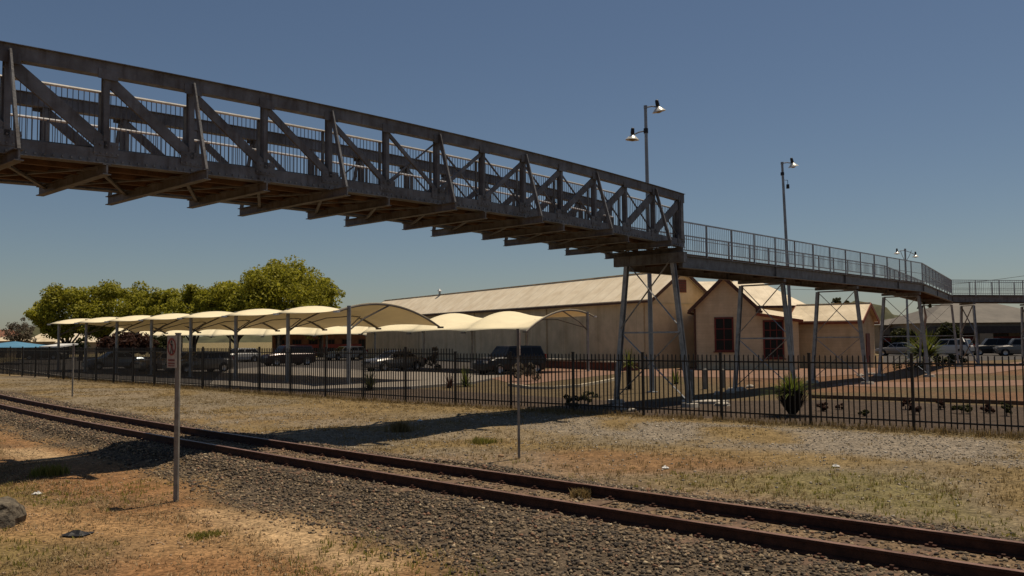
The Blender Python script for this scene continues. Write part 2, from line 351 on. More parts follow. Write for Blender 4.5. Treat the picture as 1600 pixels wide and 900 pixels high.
G_ = .535
vs_ = list(np.concatenate([np.arange(-9, 46, .75), np.arange(46, 150, 4)]))
for side, lab in ((-1, 'rusty rail of the railway track nearer the camera'), (1, 'rusty rail of the railway track on the side of the fence')):
    prof = [(-.065, .155), (.065, .155), (.065, .168), (.012, .185), (.012, .262), (.036, .272), (.036, .30), (-.036, .30), (-.036, .272), (-.012, .262), (-.012, .185), (-.065, .168)]
    V = []; 
    for v in vs_: V += [tpt(v, side*(G_+.035)+a, zz) for a, zz in prof]
    n = len(prof); F = [(i*n+k, i*n+(k+1) % n, (i+1)*n+(k+1) % n, (i+1)*n+k) for i in range(len(vs_)-1) for k in range(n)]
    F += [tuple(range(n))[::-1], tuple((len(vs_)-1)*n+k for k in range(n))]
    mb = MB(); mb.add(V, F); org = tpt(8, side*.57, 0); o = mb.build('rail', M['rust'], org=org)
    o.data.materials.append(M['railtop'])
    for p in o.data.polygons:
        if p.normal.z > .9 and p.center.z > .29: p.material_index = 1
    tag(o, lab, 'rail', 'rails of the railway track')
# sleepers with their rail fastenings
def sleeper():
    r = thing('sleeper', (0, 0, 0), 'weathered timber sleeper half buried in ballast under the rails', 'sleeper', 'sleepers under the track')
    mb = MB(); mb.box((0, 0, .10), (.23, 2.0, .13)); so_ = mb.build('sleeper_beam', M['sleeper'], r)
    for s in (-1, 1):
        for e in (-1, 1):
            q = MB(); yy = s*.57+e*.085
            q.box((0, yy, .176), (.11, .07, .022)); q.box((0, yy+e*.012, .195), (.035, .035, .03)); q.build('rail_clip', M['rust'], r)
    return r
sl0 = sleeper()
for i, v in enumerate(np.arange(-7, 40, .66)):
    s = sl0 if i == 0 else copy_tree(sl0)
    p = tpt(v, 0); q = tpt(v+.1, 0); d = q-p
    s.location = (p.x, p.y, 0 + random.uniform(-.03, .004)); s.rotation_euler = (0, 0, atan2(d.y, d.x)+random.uniform(-.03, .03))

# ------------------------------------------------------------------ grass
def blades(name, x, y, h, wd, m, per=5, lean=.6):
    n = len(x); X = np.repeat(x, per)+rng.normal(0, .03, n*per); Y = np.repeat(y, per)+rng.normal(0, .03, n*per); Z = gz(X, Y)-.005
    k = n*per; H = np.repeat(h, per)*(.5+rng.random(k)); a = rng.uniform(0, 2*pi, k); l = H*lean*rng.random(k)
    dx = np.cos(a); dy = np.sin(a); wx = -dy*wd*.5; wy = dx*wd*.5
    A = np.stack([X-wx, Y-wy, Z], -1); B = np.stack([X+wx, Y+wy, Z], -1)
    C1 = np.stack([X+dx*l*.35+wx*.8, Y+dy*l*.35+wy*.8, Z+H*.6], -1); C0 = np.stack([X+dx*l*.35-wx*.8, Y+dy*l*.35-wy*.8, Z+H*.6], -1)
    T0 = np.stack([X+dx*l-wx*.1, Y+dy*l-wy*.1, Z+H], -1); T1 = np.stack([X+dx*l+wx*.1, Y+dy*l+wy*.1, Z+H], -1)
    V = np.stack([A, B, C1, C0, T1, T0], 1).reshape(-1, 3); b = 6*np.arange(k)[:, None]
    F = np.concatenate([b+np.array([[0, 1, 2, 3]]), b+np.array([[3, 2, 4, 5]])])
    return np_mesh(name, V, F, m)
M['straw'] = mat('dry_straw', (.26, .18, .075), .9, 0, .3, 1.0, trans=.35, island=[(0, (.12, .08, .035)), (.5, (.24, .165, .065)), (.88, (.34, .25, .115)), (1, (.16, .14, .045))])
M['greenblade'] = mat('green_blades', (.20, .19, .035), .8, 0, .3, 1.0, trans=.5, island=[(0, (.11, .12, .02)), (.5, (.20, .19, .035)), (1, (.32, .25, .07))])
dn = lambda u, v, x, y: np.clip(.30+.9*smooth(.35, .7, vnoise(x, y, 1.4, 31))+smooth(10.6, 11.4, u-fence_u(v)+12), 0, 1)*(u < fence_u(v)+.1)*(1-.75*smooth(.28, .5, .5*vnoise(x, y, 3, 4)+.5*vnoise(x, y, 1.1, 5))*smooth(6.0, 7.6, u-fence_u(v)+12)*smooth(11.4, 10.4, u-fence_u(v)+12)*smooth(22, 12, v))*smooth(1.7, 3.2, u)
x, y = scatter(28000, 1.9, 13.6, -8, 58, dn)
tag(blades('dry_grass', x, y, np.full(len(x), .045), .011, M['straw'], 5, 1.1), 'short dry straw grass covering the verge between track and fence', 'grass', kind='stuff')
x, y = scatter(26000, 6.5, 13.7, -8, 60, lambda u, v, x, y: (u > fence_u(v)-1.0*(.3+.7*vnoise(x, y, .8, 81)))*(u < fence_u(v)+.12)); 
tag(blades('fence_grass', x, y, np.full(len(x), .13), .011, M['straw'], 5), 'longer dry grass growing along the foot of the black fence', 'grass', kind='stuff')
x, y = scatter(9000, 2.0, 7.5, -8, 16, lambda u, v, x, y: smooth(.58, .8, vnoise(x, y, 3, 4))*smooth(14, 6, v)*.55*(.3+.7*smooth(.4, .6, vnoise(x, y, .8, 77))))
x2, y2 = scatter(9000, -9.5, -2.4, -4, 26, lambda u, v, x, y: smooth(.62, .8, vnoise(x, y, 2.2, 9))*.9*smooth(0, 5, v)+.9*smooth(2.2, .8, np.hypot(x+5.6, y-9.2)/1.1+vnoise(x, y, 1.1, 5)))
tag(blades('green_grass', np.append(x, x2), np.append(y, y2), np.full(len(x)+len(x2), .045), .012, M['greenblade'], 5, 1.2), 'low green grass and weeds in patches on the dirt', 'grass', kind='stuff')
M['deadstraw'] = mat('bleached_straw', (.34, .25, .13), .9, 0, .3, 1.0, trans=.2, island=[(0, (.11, .07, .035)), (.5, (.24, .16, .075)), (1, (.42, .32, .18))])
x, y = scatter(42000, -9.5, -2.2, -5, 26, lambda u, v, x, y: (1-.8*smooth(near_edge(v)-1.3, near_edge(v)-.8, u)*(v > 5))*(.2+.8*smooth(.4, .7, vnoise(x, y, .9, 41)))*smooth(-1.9, -3.0, u))
tag(blades('dead_grass', x, y, np.full(len(x), .034), .009, M['deadstraw'], 5, 2.6), 'sparse dead grass tufts on the orange dirt in front', 'grass', kind='stuff')

# ------------------------------------------------------------------ footbridge
B0 = gnd(1060, 635); TH = radians(42.6); bD = Vector((sin(TH), cos(TH), 0)); qD = Vector((-cos(TH), sin(TH), 0))
B0 = B0+bD*.27
PS = 1.57; NP = 14; WB = 2.95
def bp(s, wv, z): return Vector((B0.x, B0.y, 0))-bD*s+qD*wv+Vector((0, 0, z))
def ztop(n): return 7.33-.0021*(n*PS-10.7)**2
HT = 1.80
def zbot(n): return ztop(n)-HT
def zdeck(n): return zbot(n)+.12
bridge = thing('footbridge', (B0.x, B0.y, 0), 'steel truss footbridge crossing high over the railway with railed ramp on trestles', 'footbridge')
def arc_bar(mb, n0, n1, wv, zf, a, b, steps):
    for i in range(steps):
        na_, nb2 = n0+(n1-n0)*i/steps, n0+(n1-n0)*(i+1)/steps
        mb.bar(bp(na_*PS, wv, zf(na_)), bp(nb2*PS, wv, zf(nb2)), a, b)
for wv, so_ in ((0, -1), (WB, 1)):
    mb = MB(); tc = MB()
    arc_bar(tc, -.12, NP+.12, wv, lambda n: ztop(n)-.12, .20, .24, 28)          # top chord web
    arc_bar(tc, -.12, NP+.12, wv, lambda n: ztop(n)+.004, .30, .012, 28)        # cover plate
    arc_bar(mb, -.12, NP+.12, wv, lambda n: zbot(n)+.14, .12, .25, 28)
    arc_bar(mb, -.12, NP+.12, wv, lambda n: zbot(n)+.006, .24, .014, 28)
    for n in range(NP+1):                                                        # gusset plates with rivets
        z0 = zbot(n)
        mb.box(bp(n*PS, wv+so_*.068, z0+.27), (.42, .012, .26), bD, qD)
        tc.box(bp(n*PS, wv+so_*.107, ztop(n)-.22), (.34, .012, .18), bD, qD)
        for k in range(5):
            for j in range(2): mb.box(bp(n*PS-.2+.1*k, wv+so_*.078, z0+.19+.14*j), (.03, .02, .03), bD, qD)
    for i in range(NP*11):
        n = i/11; mb.box(bp(n*PS, wv+so_*.068, zbot(n)+.06), (.035, .03, .035), bD, qD)   # rivet line
    tr = mb.build('truss', M['truss'], bridge)
    tc.build('top_chord', M['truss'], tr)
    for n in range(NP+1):
        v_ = MB(); e = n in (0, NP)
        v_.bar(bp(n*PS, wv, zbot(n)+.265), bp(n*PS, wv, ztop(n)-.24), .26 if e else .13, .16 if e else .05, bD)
        for sgn in (-1, 1): v_.bar(bp(n*PS, wv+sgn*(.09 if e else .068), zbot(n)+.27), bp(n*PS, wv+sgn*(.09 if e else .068), ztop(n)-.25), .012, .24 if e else .095, bD)
        v_.build('vertical_post', M['truss'], tr)
    for n in range(NP):
        right = n < 7
        a = (n, ztop(n)-.28); b = (n+1, zbot(n+1)+.32)           # upper right to lower left
        a2 = (n, zbot(n)+.32); b2 = (n+1, ztop(n+1)-.28)
        # towards mid span from above: right half goes down to the left, left half down to the right
        main, cnt = ((a, b), (a2, b2)) if right else ((a2, b2), (a, b))
        dist = abs(n+.5-7); th = .07+.030*min(dist, 6.5)
        d_ = MB(); off = so_*.03
        d_.bar(bp(main[0][0]*PS, wv+off, main[0][1]), bp(main[1][0]*PS, wv+off, main[1][1]), th, .05, qD); d_.build('diagonal', M['truss'], tr)
        if n < 8:
            d_ = MB(); d_.bar(bp(cnt[0][0]*PS, wv-off, cnt[0][1]), bp(cnt[1][0]*PS, wv-off, cnt[1][1]), .035, .035, qD); d_.build('diagonal', M['truss'], tr)
    for n in range(1, NP, 2):                                     # raking outriggers
        k = MB(); k.bar(bp(n*PS, wv+so_*.11, ztop(n)-.1), bp(n*PS, wv+so_*.60, zbot(n)+.0), .10, .03, bD)
        k.bar(bp(n*PS, wv+so_*.14, ztop(n)-.1), bp(n*PS, wv+so_*.66, zbot(n)+.0), .012, .05, bD); k.build('outrigger_brace', M['truss'], tr)
dk = MB()
for i in range(NP*2):
    n0, n1 = i/2, (i+1)/2; z0, z1 = zdeck(n0), zdeck(n1)
    dk.hexa([bp(n0*PS, .14, z0), bp(n1*PS, .14, z1), bp(n1*PS, WB-.14, z1), bp(n0*PS, WB-.14, z0), bp(n0*PS, .14, z0+.06), bp(n1*PS, .14, z1+.06), bp(n1*PS, WB-.14, z1+.06), bp(n0*PS, WB-.14, z0+.06)])
deck = dk.build('deck', M['timber'], bridge)
for wv in (.5, 1.1, 1.7, 2.3):
    st = MB(); arc_bar(st, 0, NP, wv, lambda n: zbot(n)+.04, .1, .14, 14); st.build('stringer', M['timber'], deck)
for n in range(NP+1):
    fb = MB(); ex = .68 if n % 2 else .13; z = zbot(n)-.10
    for dz, ww in ((0, .03), (.085, .14), (-.085, .14)): fb.bar(bp(n*PS, -ex, z+dz), bp(n*PS, WB+ex, z+dz), ww, .17 if dz == 0 else .016)
    fb.build('floor_beam', M['truss'], deck)
    if n < NP:
        xb = MB(); xb.bar(bp(n*PS, .2, zbot(n)-.03), bp((n+1)*PS, WB-.2, zbot(n+1)-.03), .06, .04); xb.bar(bp(n*PS, WB-.2, zbot(n)-.075), bp((n+1)*PS, .2, zbot(n+1)-.075), .06, .04); xb.build('wind_brace', M['truss'], deck)
for wv in (.22, WB-.22):
    rl = MB(); hr_h = 1.21 if wv < 1 else 1.17; zt = lambda n: zdeck(n)+hr_h
    arc_bar(rl, -.1, NP+.1, wv, lambda n: zdeck(n)+.20, .035, .035, 14)
    nb2 = int(NP*PS/.092)
    for i in range(nb2+1):
        n = i/nb2*NP; rl.bar(bp(n*PS, wv, zdeck(n)+.2), bp(n*PS, wv, zt(n)), .011, .011, bD)
    for n in range(NP+1): rl.bar(bp(n*PS, wv, zdeck(n)+.06), bp(n*PS, wv, zt(n)), .05, .05, bD)
    r_ = rl.build('railing', M['galvdark'], bridge)
    hr = MB(); hr.tube([bp(n*PS, wv, zt(n)) for n in range(NP+1)], .028, 8); hr.build('handrail', M['bright'], r_)
# trestle bents
def bent(c, dirn, top, hw_top, hw_base, base=0, levels=2, cap=None):
    """A braced two legged bent under the deck; dirn points across the deck, away from the camera"""
    c = Vector(c); dirn = Vector(dirn); al = Vector((-dirn.y, dirn.x, 0))
    m0 = MB(); ov, hh, cm = cap or (.10, .12, 'galvdark'); m0.bar(c-dirn*(hw_top+ov)+Vector((0, 0, top-hh/2)), c+dirn*(hw_top+ov)+Vector((0, 0, top-hh/2)), .2, hh); tr = m0.build('trestle', M[cm], bridge)
    def pt(sg, f): return c+dirn*sg*(hw_top+(hw_base-hw_top)*(1-f))+Vector((0, 0, base+(top-.2-base)*f))
    for sg in (-1, 1):
        m1 = MB()
        for e in (-1, 1): m1.bar(pt(sg, 0)+al*e*.07, pt(sg, 1)+al*e*.07, .14, .014, al)
        m1.bar(pt(sg, 0), pt(sg, 1), .014, .13, al)
        m1.build('leg', M['galv'], tr)
        ft = MB(); p = pt(sg, 0); ft.lathe((p.x, p.y, -.1), [(.001, .22), (.28, .22), (.32, .1), (.32, 0)], 12); ft.build('footing', M['concrete'], tr)
    for l in range(levels):
        f0, f1 = l/levels+.03, (l+1)/levels
        for k, (a, b) in enumerate((((-1, f0), (1, f1)), ((1, f0), (-1, f1)))):
            m2 = MB(); m2.bar(pt(*a)+al*(.02+.05*k), pt(*b)+al*(.02+.05*k), .012, .085, al); m2.build('brace', M['galv'], tr)
        m2 = MB(); m2.bar(pt(-1, f1), pt(1, f1), .06, .06); m2.build('brace', M['galv'], tr)
    return tr
bent(bp(.25, 1.05, 0), qD, zbot(0)-.2, .92, 1.48, cap=(.5, .34, 'truss'))
bent(bp(NP*PS-.25, 1.05, 0), qD, zbot(NP)-.2, .86, 1.42, cap=(.42, .34, 'truss'))
# ramp
ZR = 5.12; RW = 2.1
A0 = bp(-.22, .12, 0); A1 = bp(-25.2, .12, 0); P2 = Vector((31.6, 62.0, 0)); P3 = Vector((62, 64.5, 0))
Aleft0, Aleft1 = A0+qD*RW, A1+qD*RW+bD*.3
dB = (P2-A1).normalized(); nB = Vector((-dB.y, dB.x, 0)); P2l = P2+nB*RW*.9+dB*.9; P3l = P3+Vector((0, RW, 0))
right = [A0, A1, P2, P3]; left = [Aleft0, Aleft1, P2l, P3l]; zs = [ZR, ZR+.02, ZR-.02, ZR-.3]
def off(p, z): return Vector((p.x, p.y, z))
rd = MB()
for i in range(3):
    r0, r1, l0, l1 = right[i], right[i+1], left[i], left[i+1]
    rd.hexa([off(r0, zs[i]-.08), off(r1, zs[i+1]-.08), off(l1, zs[i+1]-.08), off(l0, zs[i]-.08), off(r0, zs[i]), off(r1, zs[i+1]), off(l1, zs[i+1]), off(l0, zs[i])])
ramp = rd.build('ramp_deck', M['timber'], bridge)
for chain in (right, left):
    g = MB()
    for i in range(3):
        a, b = off(chain[i], zs[i]-.29), off(chain[i+1], zs[i+1]-.29)
        d_ = (b-a).normalized(); a2 = a+d_*.02; b2 = b-d_*.02
        g.bar(a2, b2, .03, .42); g.bar(a2+Vector((0, 0, .205)), b2+Vector((0, 0, .205)), .2, .022); g.bar(a2-Vector((0, 0, .205)), b2-Vector((0, 0, .205)), .2, .022)
        l = (b-a).length
        for k in range(int(l/7)+1): g.box(a2+d_*(k*7)+Vector((0, 0, 0)), (.016, .16, .38), d_, Vector((-d_.y, d_.x, 0)))
    g.build('girder', M['galvdark'], ramp)
for k in range(12):
    p = A0.lerp(A1, (k+.5)/12); j = MB(); j.bar(off(p, ZR-.2), off(p, ZR-.2)+qD*RW, .1, .2); j.build('cross_joist', M['timber'], ramp)
for k in range(7):
    f_ = (k+.5)/7; j = MB(); j.bar(off(A1.lerp(P2, f_), ZR-.2), off(Aleft1.lerp(P2l, f_), ZR-.2), .1, .2); j.build('cross_joist', M['timber'], ramp)
HR = 1.08
for chain in (right, left):
    rl = MB(); top = []
    for i in range(3):
        a, b = off(chain[i], zs[i]), off(chain[i+1], zs[i+1]); l = (b-a).length
        for dz, s_ in ((.12, .03), (.5, .022), (HR, .045)): rl.bar(a+Vector((0, 0, dz)), b+Vector((0, 0, dz)), s_, s_)
        nbl = int(l/.14); d_ = (b-a)/nbl
        for k in range(1, nbl): rl.bar(a+d_*k+Vector((0, 0, .12)), a+d_*k+Vector((0, 0, HR)), .011, .011, d_)
    o = rl.build('ramp_railing', M['galv'], bridge)
    for i in range(3):
        a, b = off(chain[i], zs[i]), off(chain[i+1], zs[i+1]); l = (b-a).length; k = max(1, round(l/1.75))
        for j in range(k):
            if i == 2 and j > 8: break
            pm = MB(); p = a.lerp(b, j/k); pm.bar(p-Vector((0, 0, .1)), p+Vector((0, 0, HR+.02)), .05, .05, (b-a)); pm.build('rail_post', M['galv'], o)
for s_ in (-8.1, -15.8, -24.7): bent(bp(s_, .12+RW/2-.05, 0), qD, ZR-.53, .92, 1.32)
bent(P2.lerp(P2l, .5)-dB*1.2, nB, ZR-.55, .95, 1.25); bent(P2+Vector((1.6, 1.0, 0)), (0, 1, 0), ZR-.57, .85, 1.2)
bent(Vector((38.0, 63.6, 0)), (0, 1, 0), ZR-.64, .8, .95)
# approach on the far left, beyond the frame
al_ = MB()
al_.hexa([bp(NP*PS+.25, .12, 4.7), bp(NP*PS+9, .12, 4.4), bp(NP*PS+9, WB-.12, 4.4), bp(NP*PS+.25, WB-.12, 4.7), bp(NP*PS+.25, .12, zdeck(NP)), bp(NP*PS+9, .12, 4.9), bp(NP*PS+9, WB-.12, 4.9), bp(NP*PS+.25, WB-.12, zdeck(NP))])
al_.build('approach_span', M['galv'], bridge)

# ------------------------------------------------------------------ fence
fpx = [(-4, 583), (200, 600), (400, 613), (640, 629), (800, 638), (1075, 653), (1210, 661), (1400, 671), (1600, 682), (1900, 696)]
fpts = [gnd(*p) for p in fpx]; fpts[0] = Vector((-38.3, 63.2, 0))
cum = [0]
for a, b in zip(fpts, fpts[1:]): cum.append(cum[-1]+(b-a).length)
def fence_at(d):
    for i in range(len(cum)-1):
        if d <= cum[i+1] or i == len(cum)-2:
            p = fpts[i].lerp(fpts[i+1], (d-cum[i])/(cum[i+1]-cum[i])); return Vector((p.x, p.y, 0))
fence = thing('fence', fence_at(0), 'long black steel picket fence separating the railway verge from the car park and garden', 'fence')
BAY = 2.46; nb = int(cum[-1]/BAY)
# find where the top steps down
for i in range(nb+1):
    p = fence_at(i*BAY); d_ = (fence_at(min(i*BAY+.3, cum[-1]))-fence_at(max(i*BAY-.3, 0))).normalized()
    hi = .16 if p.x < -3.2 else 0.
    top = 1.77+hi
    m1 = MB(); m1.box((p.x, p.y, (top+.06)/2), (.065, .065, top+.06), d_, Vector((-d_.y, d_.x, 0))); m1.box((p.x, p.y, top+.07), (.08, .08, .02), d_, Vector((-d_.y, d_.x, 0)))
    m1.build('post', M['fence'], fence)
    if i == nb: break
    q = fence_at((i+1)*BAY); e = (q-p).normalized(); nn = Vector((-e.y, e.x, 0)); m2 = MB()
    for zz in (.22, top-.17): m2.box(((p.x+q.x)/2, (p.y+q.y)/2, zz), ((q-p).length-.07, .03, .04), e, nn)
    for k in range(1, 18):
        r_ = p.lerp(q, k/18)+e*random.gauss(0, .006); lx = Vector((random.gauss(0, .004), random.gauss(0, .004), 1)).normalized(); m2.box((r_.x, r_.y, .08+(top-.08)/2), (.028, .028, top-.08), e, nn, lx)
        m2.add([r_+Vector((0, 0, top+.035))]+[r_+e*.013*a_+nn*.013*b_+Vector((0, 0, top)) for a_, b_ in ((-1, -1), (1, -1), (1, 1), (-1, 1))], [(0, 1, 2), (0, 2, 3), (0, 3, 4), (0, 4, 1)])
    m2.build('picket_panel', M['fence'], fence)

# ------------------------------------------------------------------ sign posts by the line
M['signwhite'] = mat('faded_white_sign_face', (.42, .375, .33), .6, 0, .15, 9)
M['signred'] = mat('faded_red_sign_paint', (.27, .05, .045), .6)
M['signblack'] = mat('black_sign_paint', (.02, .02, .02), .6)
def signpost(px, base, zp, Y_=None, face=(-.677, -.736), label='', front=True, w_=.06, tilt=0):
    b = gnd(px, base); r = thing('sign_post', (b.x, b.y, 0), label, 'sign', 'warning sign posts along the line')
    m1 = MB(); m1.box((b.x, b.y, zp/2-.1), (w_, w_, zp+.2)); m1.box((b.x, b.y, zp+.008), (w_+.01, w_+.01, .016)); m1.build('pole', M['galv2'], r)
    f = Vector((face[0], face[1], 0)).normalized(); s = Vector((-f.y, f.x, 0))     # s: to the right as one reads it
    pw, ph = .29, .47; c_ = b+f*(w_/2+.012)-s*.10; zc = zp-.02-ph/2
    m2 = MB(); m2.box((c_.x, c_.y, zc), (pw, .008, ph), s, f); pl = m2.build('sign_panel', M['signwhite'], r)
    if front:
        def P_(a, b_, o=.008): return Vector((c_.x, c_.y, zc))+s*a+Vector((0, 0, b_))+f*o
        ring = MB(); n = 28; R1, R2 = .13, .10; cz = .07
        ring.add([P_(R1*cos(2*pi*k/n), cz+R1*sin(2*pi*k/n)) for k in range(n)]+[P_(R2*cos(2*pi*k/n), cz+R2*sin(2*pi*k/n)) for k in range(n)], [(k, (k+1) % n, n+(k+1) % n, n+k) for k in range(n)])
        ring.add([P_(-.09, cz+.075, .010), P_(-.075, cz+.09, .010), P_(.09, cz-.075, .010), P_(.075, cz-.09, .010)], [(0, 1, 2, 3)])
        ring.build('prohibition_ring', M['signred'], pl)
        fig = MB(); fig.add([P_(.022*cos(2*pi*k/10), cz+.075+.022*sin(2*pi*k/10), .0085) for k in range(10)], [tuple(range(10))])
        fig.add([P_(-.03, cz+.045, .0085), P_(.03, cz+.045, .0085), P_(.026, cz-.02, .0085), P_(-.026, cz-.02, .0085)], [(0, 1, 2, 3)])
        fig.add([P_(-.026, cz-.022, .0085), P_(-.002, cz-.022, .0085), P_(-.025, cz-.10, .0085), P_(-.045, cz-.10, .0085)], [(0, 1, 2, 3)])
        fig.add([P_(.026, cz-.022, .0085), P_(.002, cz-.022, .0085), P_(.025, cz-.10, .0085), P_(.045, cz-.10, .0085)], [(0, 1, 2, 3)])
        fig.build('walking_figure', M['signblack'], pl)
        tx = MB(); rr = random.Random(4)
        for row, hh in ((-.125, .03), (-.17, .022), (-.205, .016)):
            a = -.10
            while a < .09:
                l = rr.uniform(.012, .026); tx.add([P_(a, row-hh/2), P_(a+l, row-hh/2), P_(a+l, row+hh/2), P_(a, row+hh/2)], [(0, 1, 2, 3)]); a += l+.008
        tx.build('faded_text_rows', M['signred'], pl)
    return r
M['galv2'] = mat('aged_sign_post', (.27, .25, .22), .6, .3, .25, 6, streak=(20, 2, (.55, .45, .38)))
signpost(275, 784, 2.40, label='grey square sign post on orange dirt with faded red prohibition sign, nearest the camera')
signpost(811, 717, 2.46, face=(.999, -.05), w_=.05, label='thin sign post on the gravel verge, its sign seen edge on before the fence')
signpost(113, 620, 2.2, face=(.9, .43), w_=.05, label='distant thin sign post on the left verge beyond the track')

# ------------------------------------------------------------------ light poles
M['shade'] = mat('pale_enamel_lamp_shade', (.72, .70, .62), .3, .2, .1, 6)
M['bulb'] = mat('yellowed_lamp_glass', (.42, .33, .16), .3)
M['polemat'] = mat('grey_light_pole', (.27, .29, .31), .45, .4, .2, 2)
def lamp(r, arm_root, c_, axis, sc=1.):
    c_ = Vector(c_); A = Vector(axis).normalized()
    m0 = MB(); m0.tube([arm_root, arm_root.lerp(c_+A*.1, .5)+Vector((0, 0, .04)), c_+A*.10*sc], .03, 8); m0.build('lamp_arm', M['polemat'], r)
    m1 = MB(); m1.lathe(c_, [(.29*sc, -.10*sc), (.285*sc, -.085*sc), (.20*sc, .0), (.12*sc, .075*sc), (.075*sc, .11*sc), (.05*sc, .13*sc), (.05*sc, .13*sc), (.11*sc, .07*sc), (.19*sc, -.01*sc), (.28*sc, -.1*sc), (.29*sc, -.10*sc)], 20, A)
    s = m1.build('lamp_shade', M['shade'], r, True)
    m2 = MB(); m2.lathe(c_, [(.001, .42*sc), (.055*sc, .41*sc), (.075*sc, .36*sc), (.085*sc, .2*sc), (.07*sc, .12*sc), (.001, .12*sc)], 12, A); m2.build('lamp_housing', M['plastic'], s, True)
    m3 = MB(); m3.lathe(c_, [(.001, -.16*sc), (.09*sc, -.145*sc), (.15*sc, -.09*sc), (.17*sc, -.04*sc), (.001, -.04*sc)], 14, A); m3.build('lamp_glass', M['bulb'], s, True)
def light_pole(px, base, ytop, Y, label, r0=.11, r1=.065, pxt=None):
    b = atY(px, base, Y); zt = atY(px, ytop, Y).z; t_ = atY(pxt, ytop, Y) if pxt else Vector((b.x, b.y, zt))
    r = thing('light_pole', (b.x, b.y, 0), label, 'light pole', 'tall light poles around the footbridge')
    m1 = MB(); m1.tube([(b.x, b.y, -.1), ((b.x+t_.x)/2, b.y, zt*.5), (t_.x, b.y, zt)], [r0, (r0+r1)/2, r1], 12); m1.lathe((b.x, b.y, 0), [(r0*2.2, 0), (r0*2.2, .03), (r0, .05)], 12); m1.lathe((t_.x, b.y, zt), [(r1*1.2, -.1), (r1*1.2, .03), (.001, .04)], 10); m1.build('pole', M['polemat'], r)
    return r, Vector((t_.x, b.y, 0)), zt
r, b, zt = light_pole(1019, 613, 166, 36, 'tall grey light pole behind the truss end carrying two bell lamps at different heights', pxt=1008.5)
pxm = 36/1350
lamp(r, Vector((b.x, b.y, zt-.05)), atY(1029, 171, 36), (-.22, -.1, 1)); 
cb = MB(); cb.lathe((b.x, b.y, zt-1.05), [(.1, -.1), (.1, .1)], 10); cb.build('clamp', M['plastic'], r)
lamp(r, Vector((b.x, b.y, zt-1.05)), atY(988, 215, 36), (.05, -.05, 1))
r, b, zt = light_pole(1240, 592, 254, 47, 'grey light pole with a single bell lamp and small hanging sensor, behind the ramp', pxt=1222)
lamp(r, Vector((b.x, b.y, zt-.03)), atY(1239, 258, 47), (-.25, -.1, 1))
cb = MB(); cb.lathe((b.x, b.y, zt-.62), [(.1, -.08), (.1, .08)], 10); cb.build('clamp', M['plastic'], r)
p = atY(1231, 291, 47); sn = MB(); sn.tube([(b.x, b.y, p.z+.35), (p.x, p.y, p.z+.33), (p.x, p.y, p.z)], .018, 6); sn.lathe(p, [(.001, .12), (.08, .1), (.09, -.12), (.001, -.14)], 10); sn.build('hanging_sensor', M['plastic'], r)
r, b, zt = light_pole(1420, 556, 389, 84, 'distant light pole with two bell lamps on level arms, behind the ramp bend', .12, .08)
for sx_ in (1401.5, 1430.5):
    lamp(r, Vector((b.x, b.y, zt-.15)), atY(sx_, 395 if sx_ < 1410 else 400, 84), (.0, 0, 1), 1.05)
    m_ = MB(); q = atY(sx_*.6+1420*.4-2, 393, 84); m_.tube([(b.x, b.y, zt-1.3), (q.x*.6+b.x*.4, q.y, zt-.7), (q.x, q.y, zt-.15)], .025, 6); m_.build('brace', M['polemat'], r)

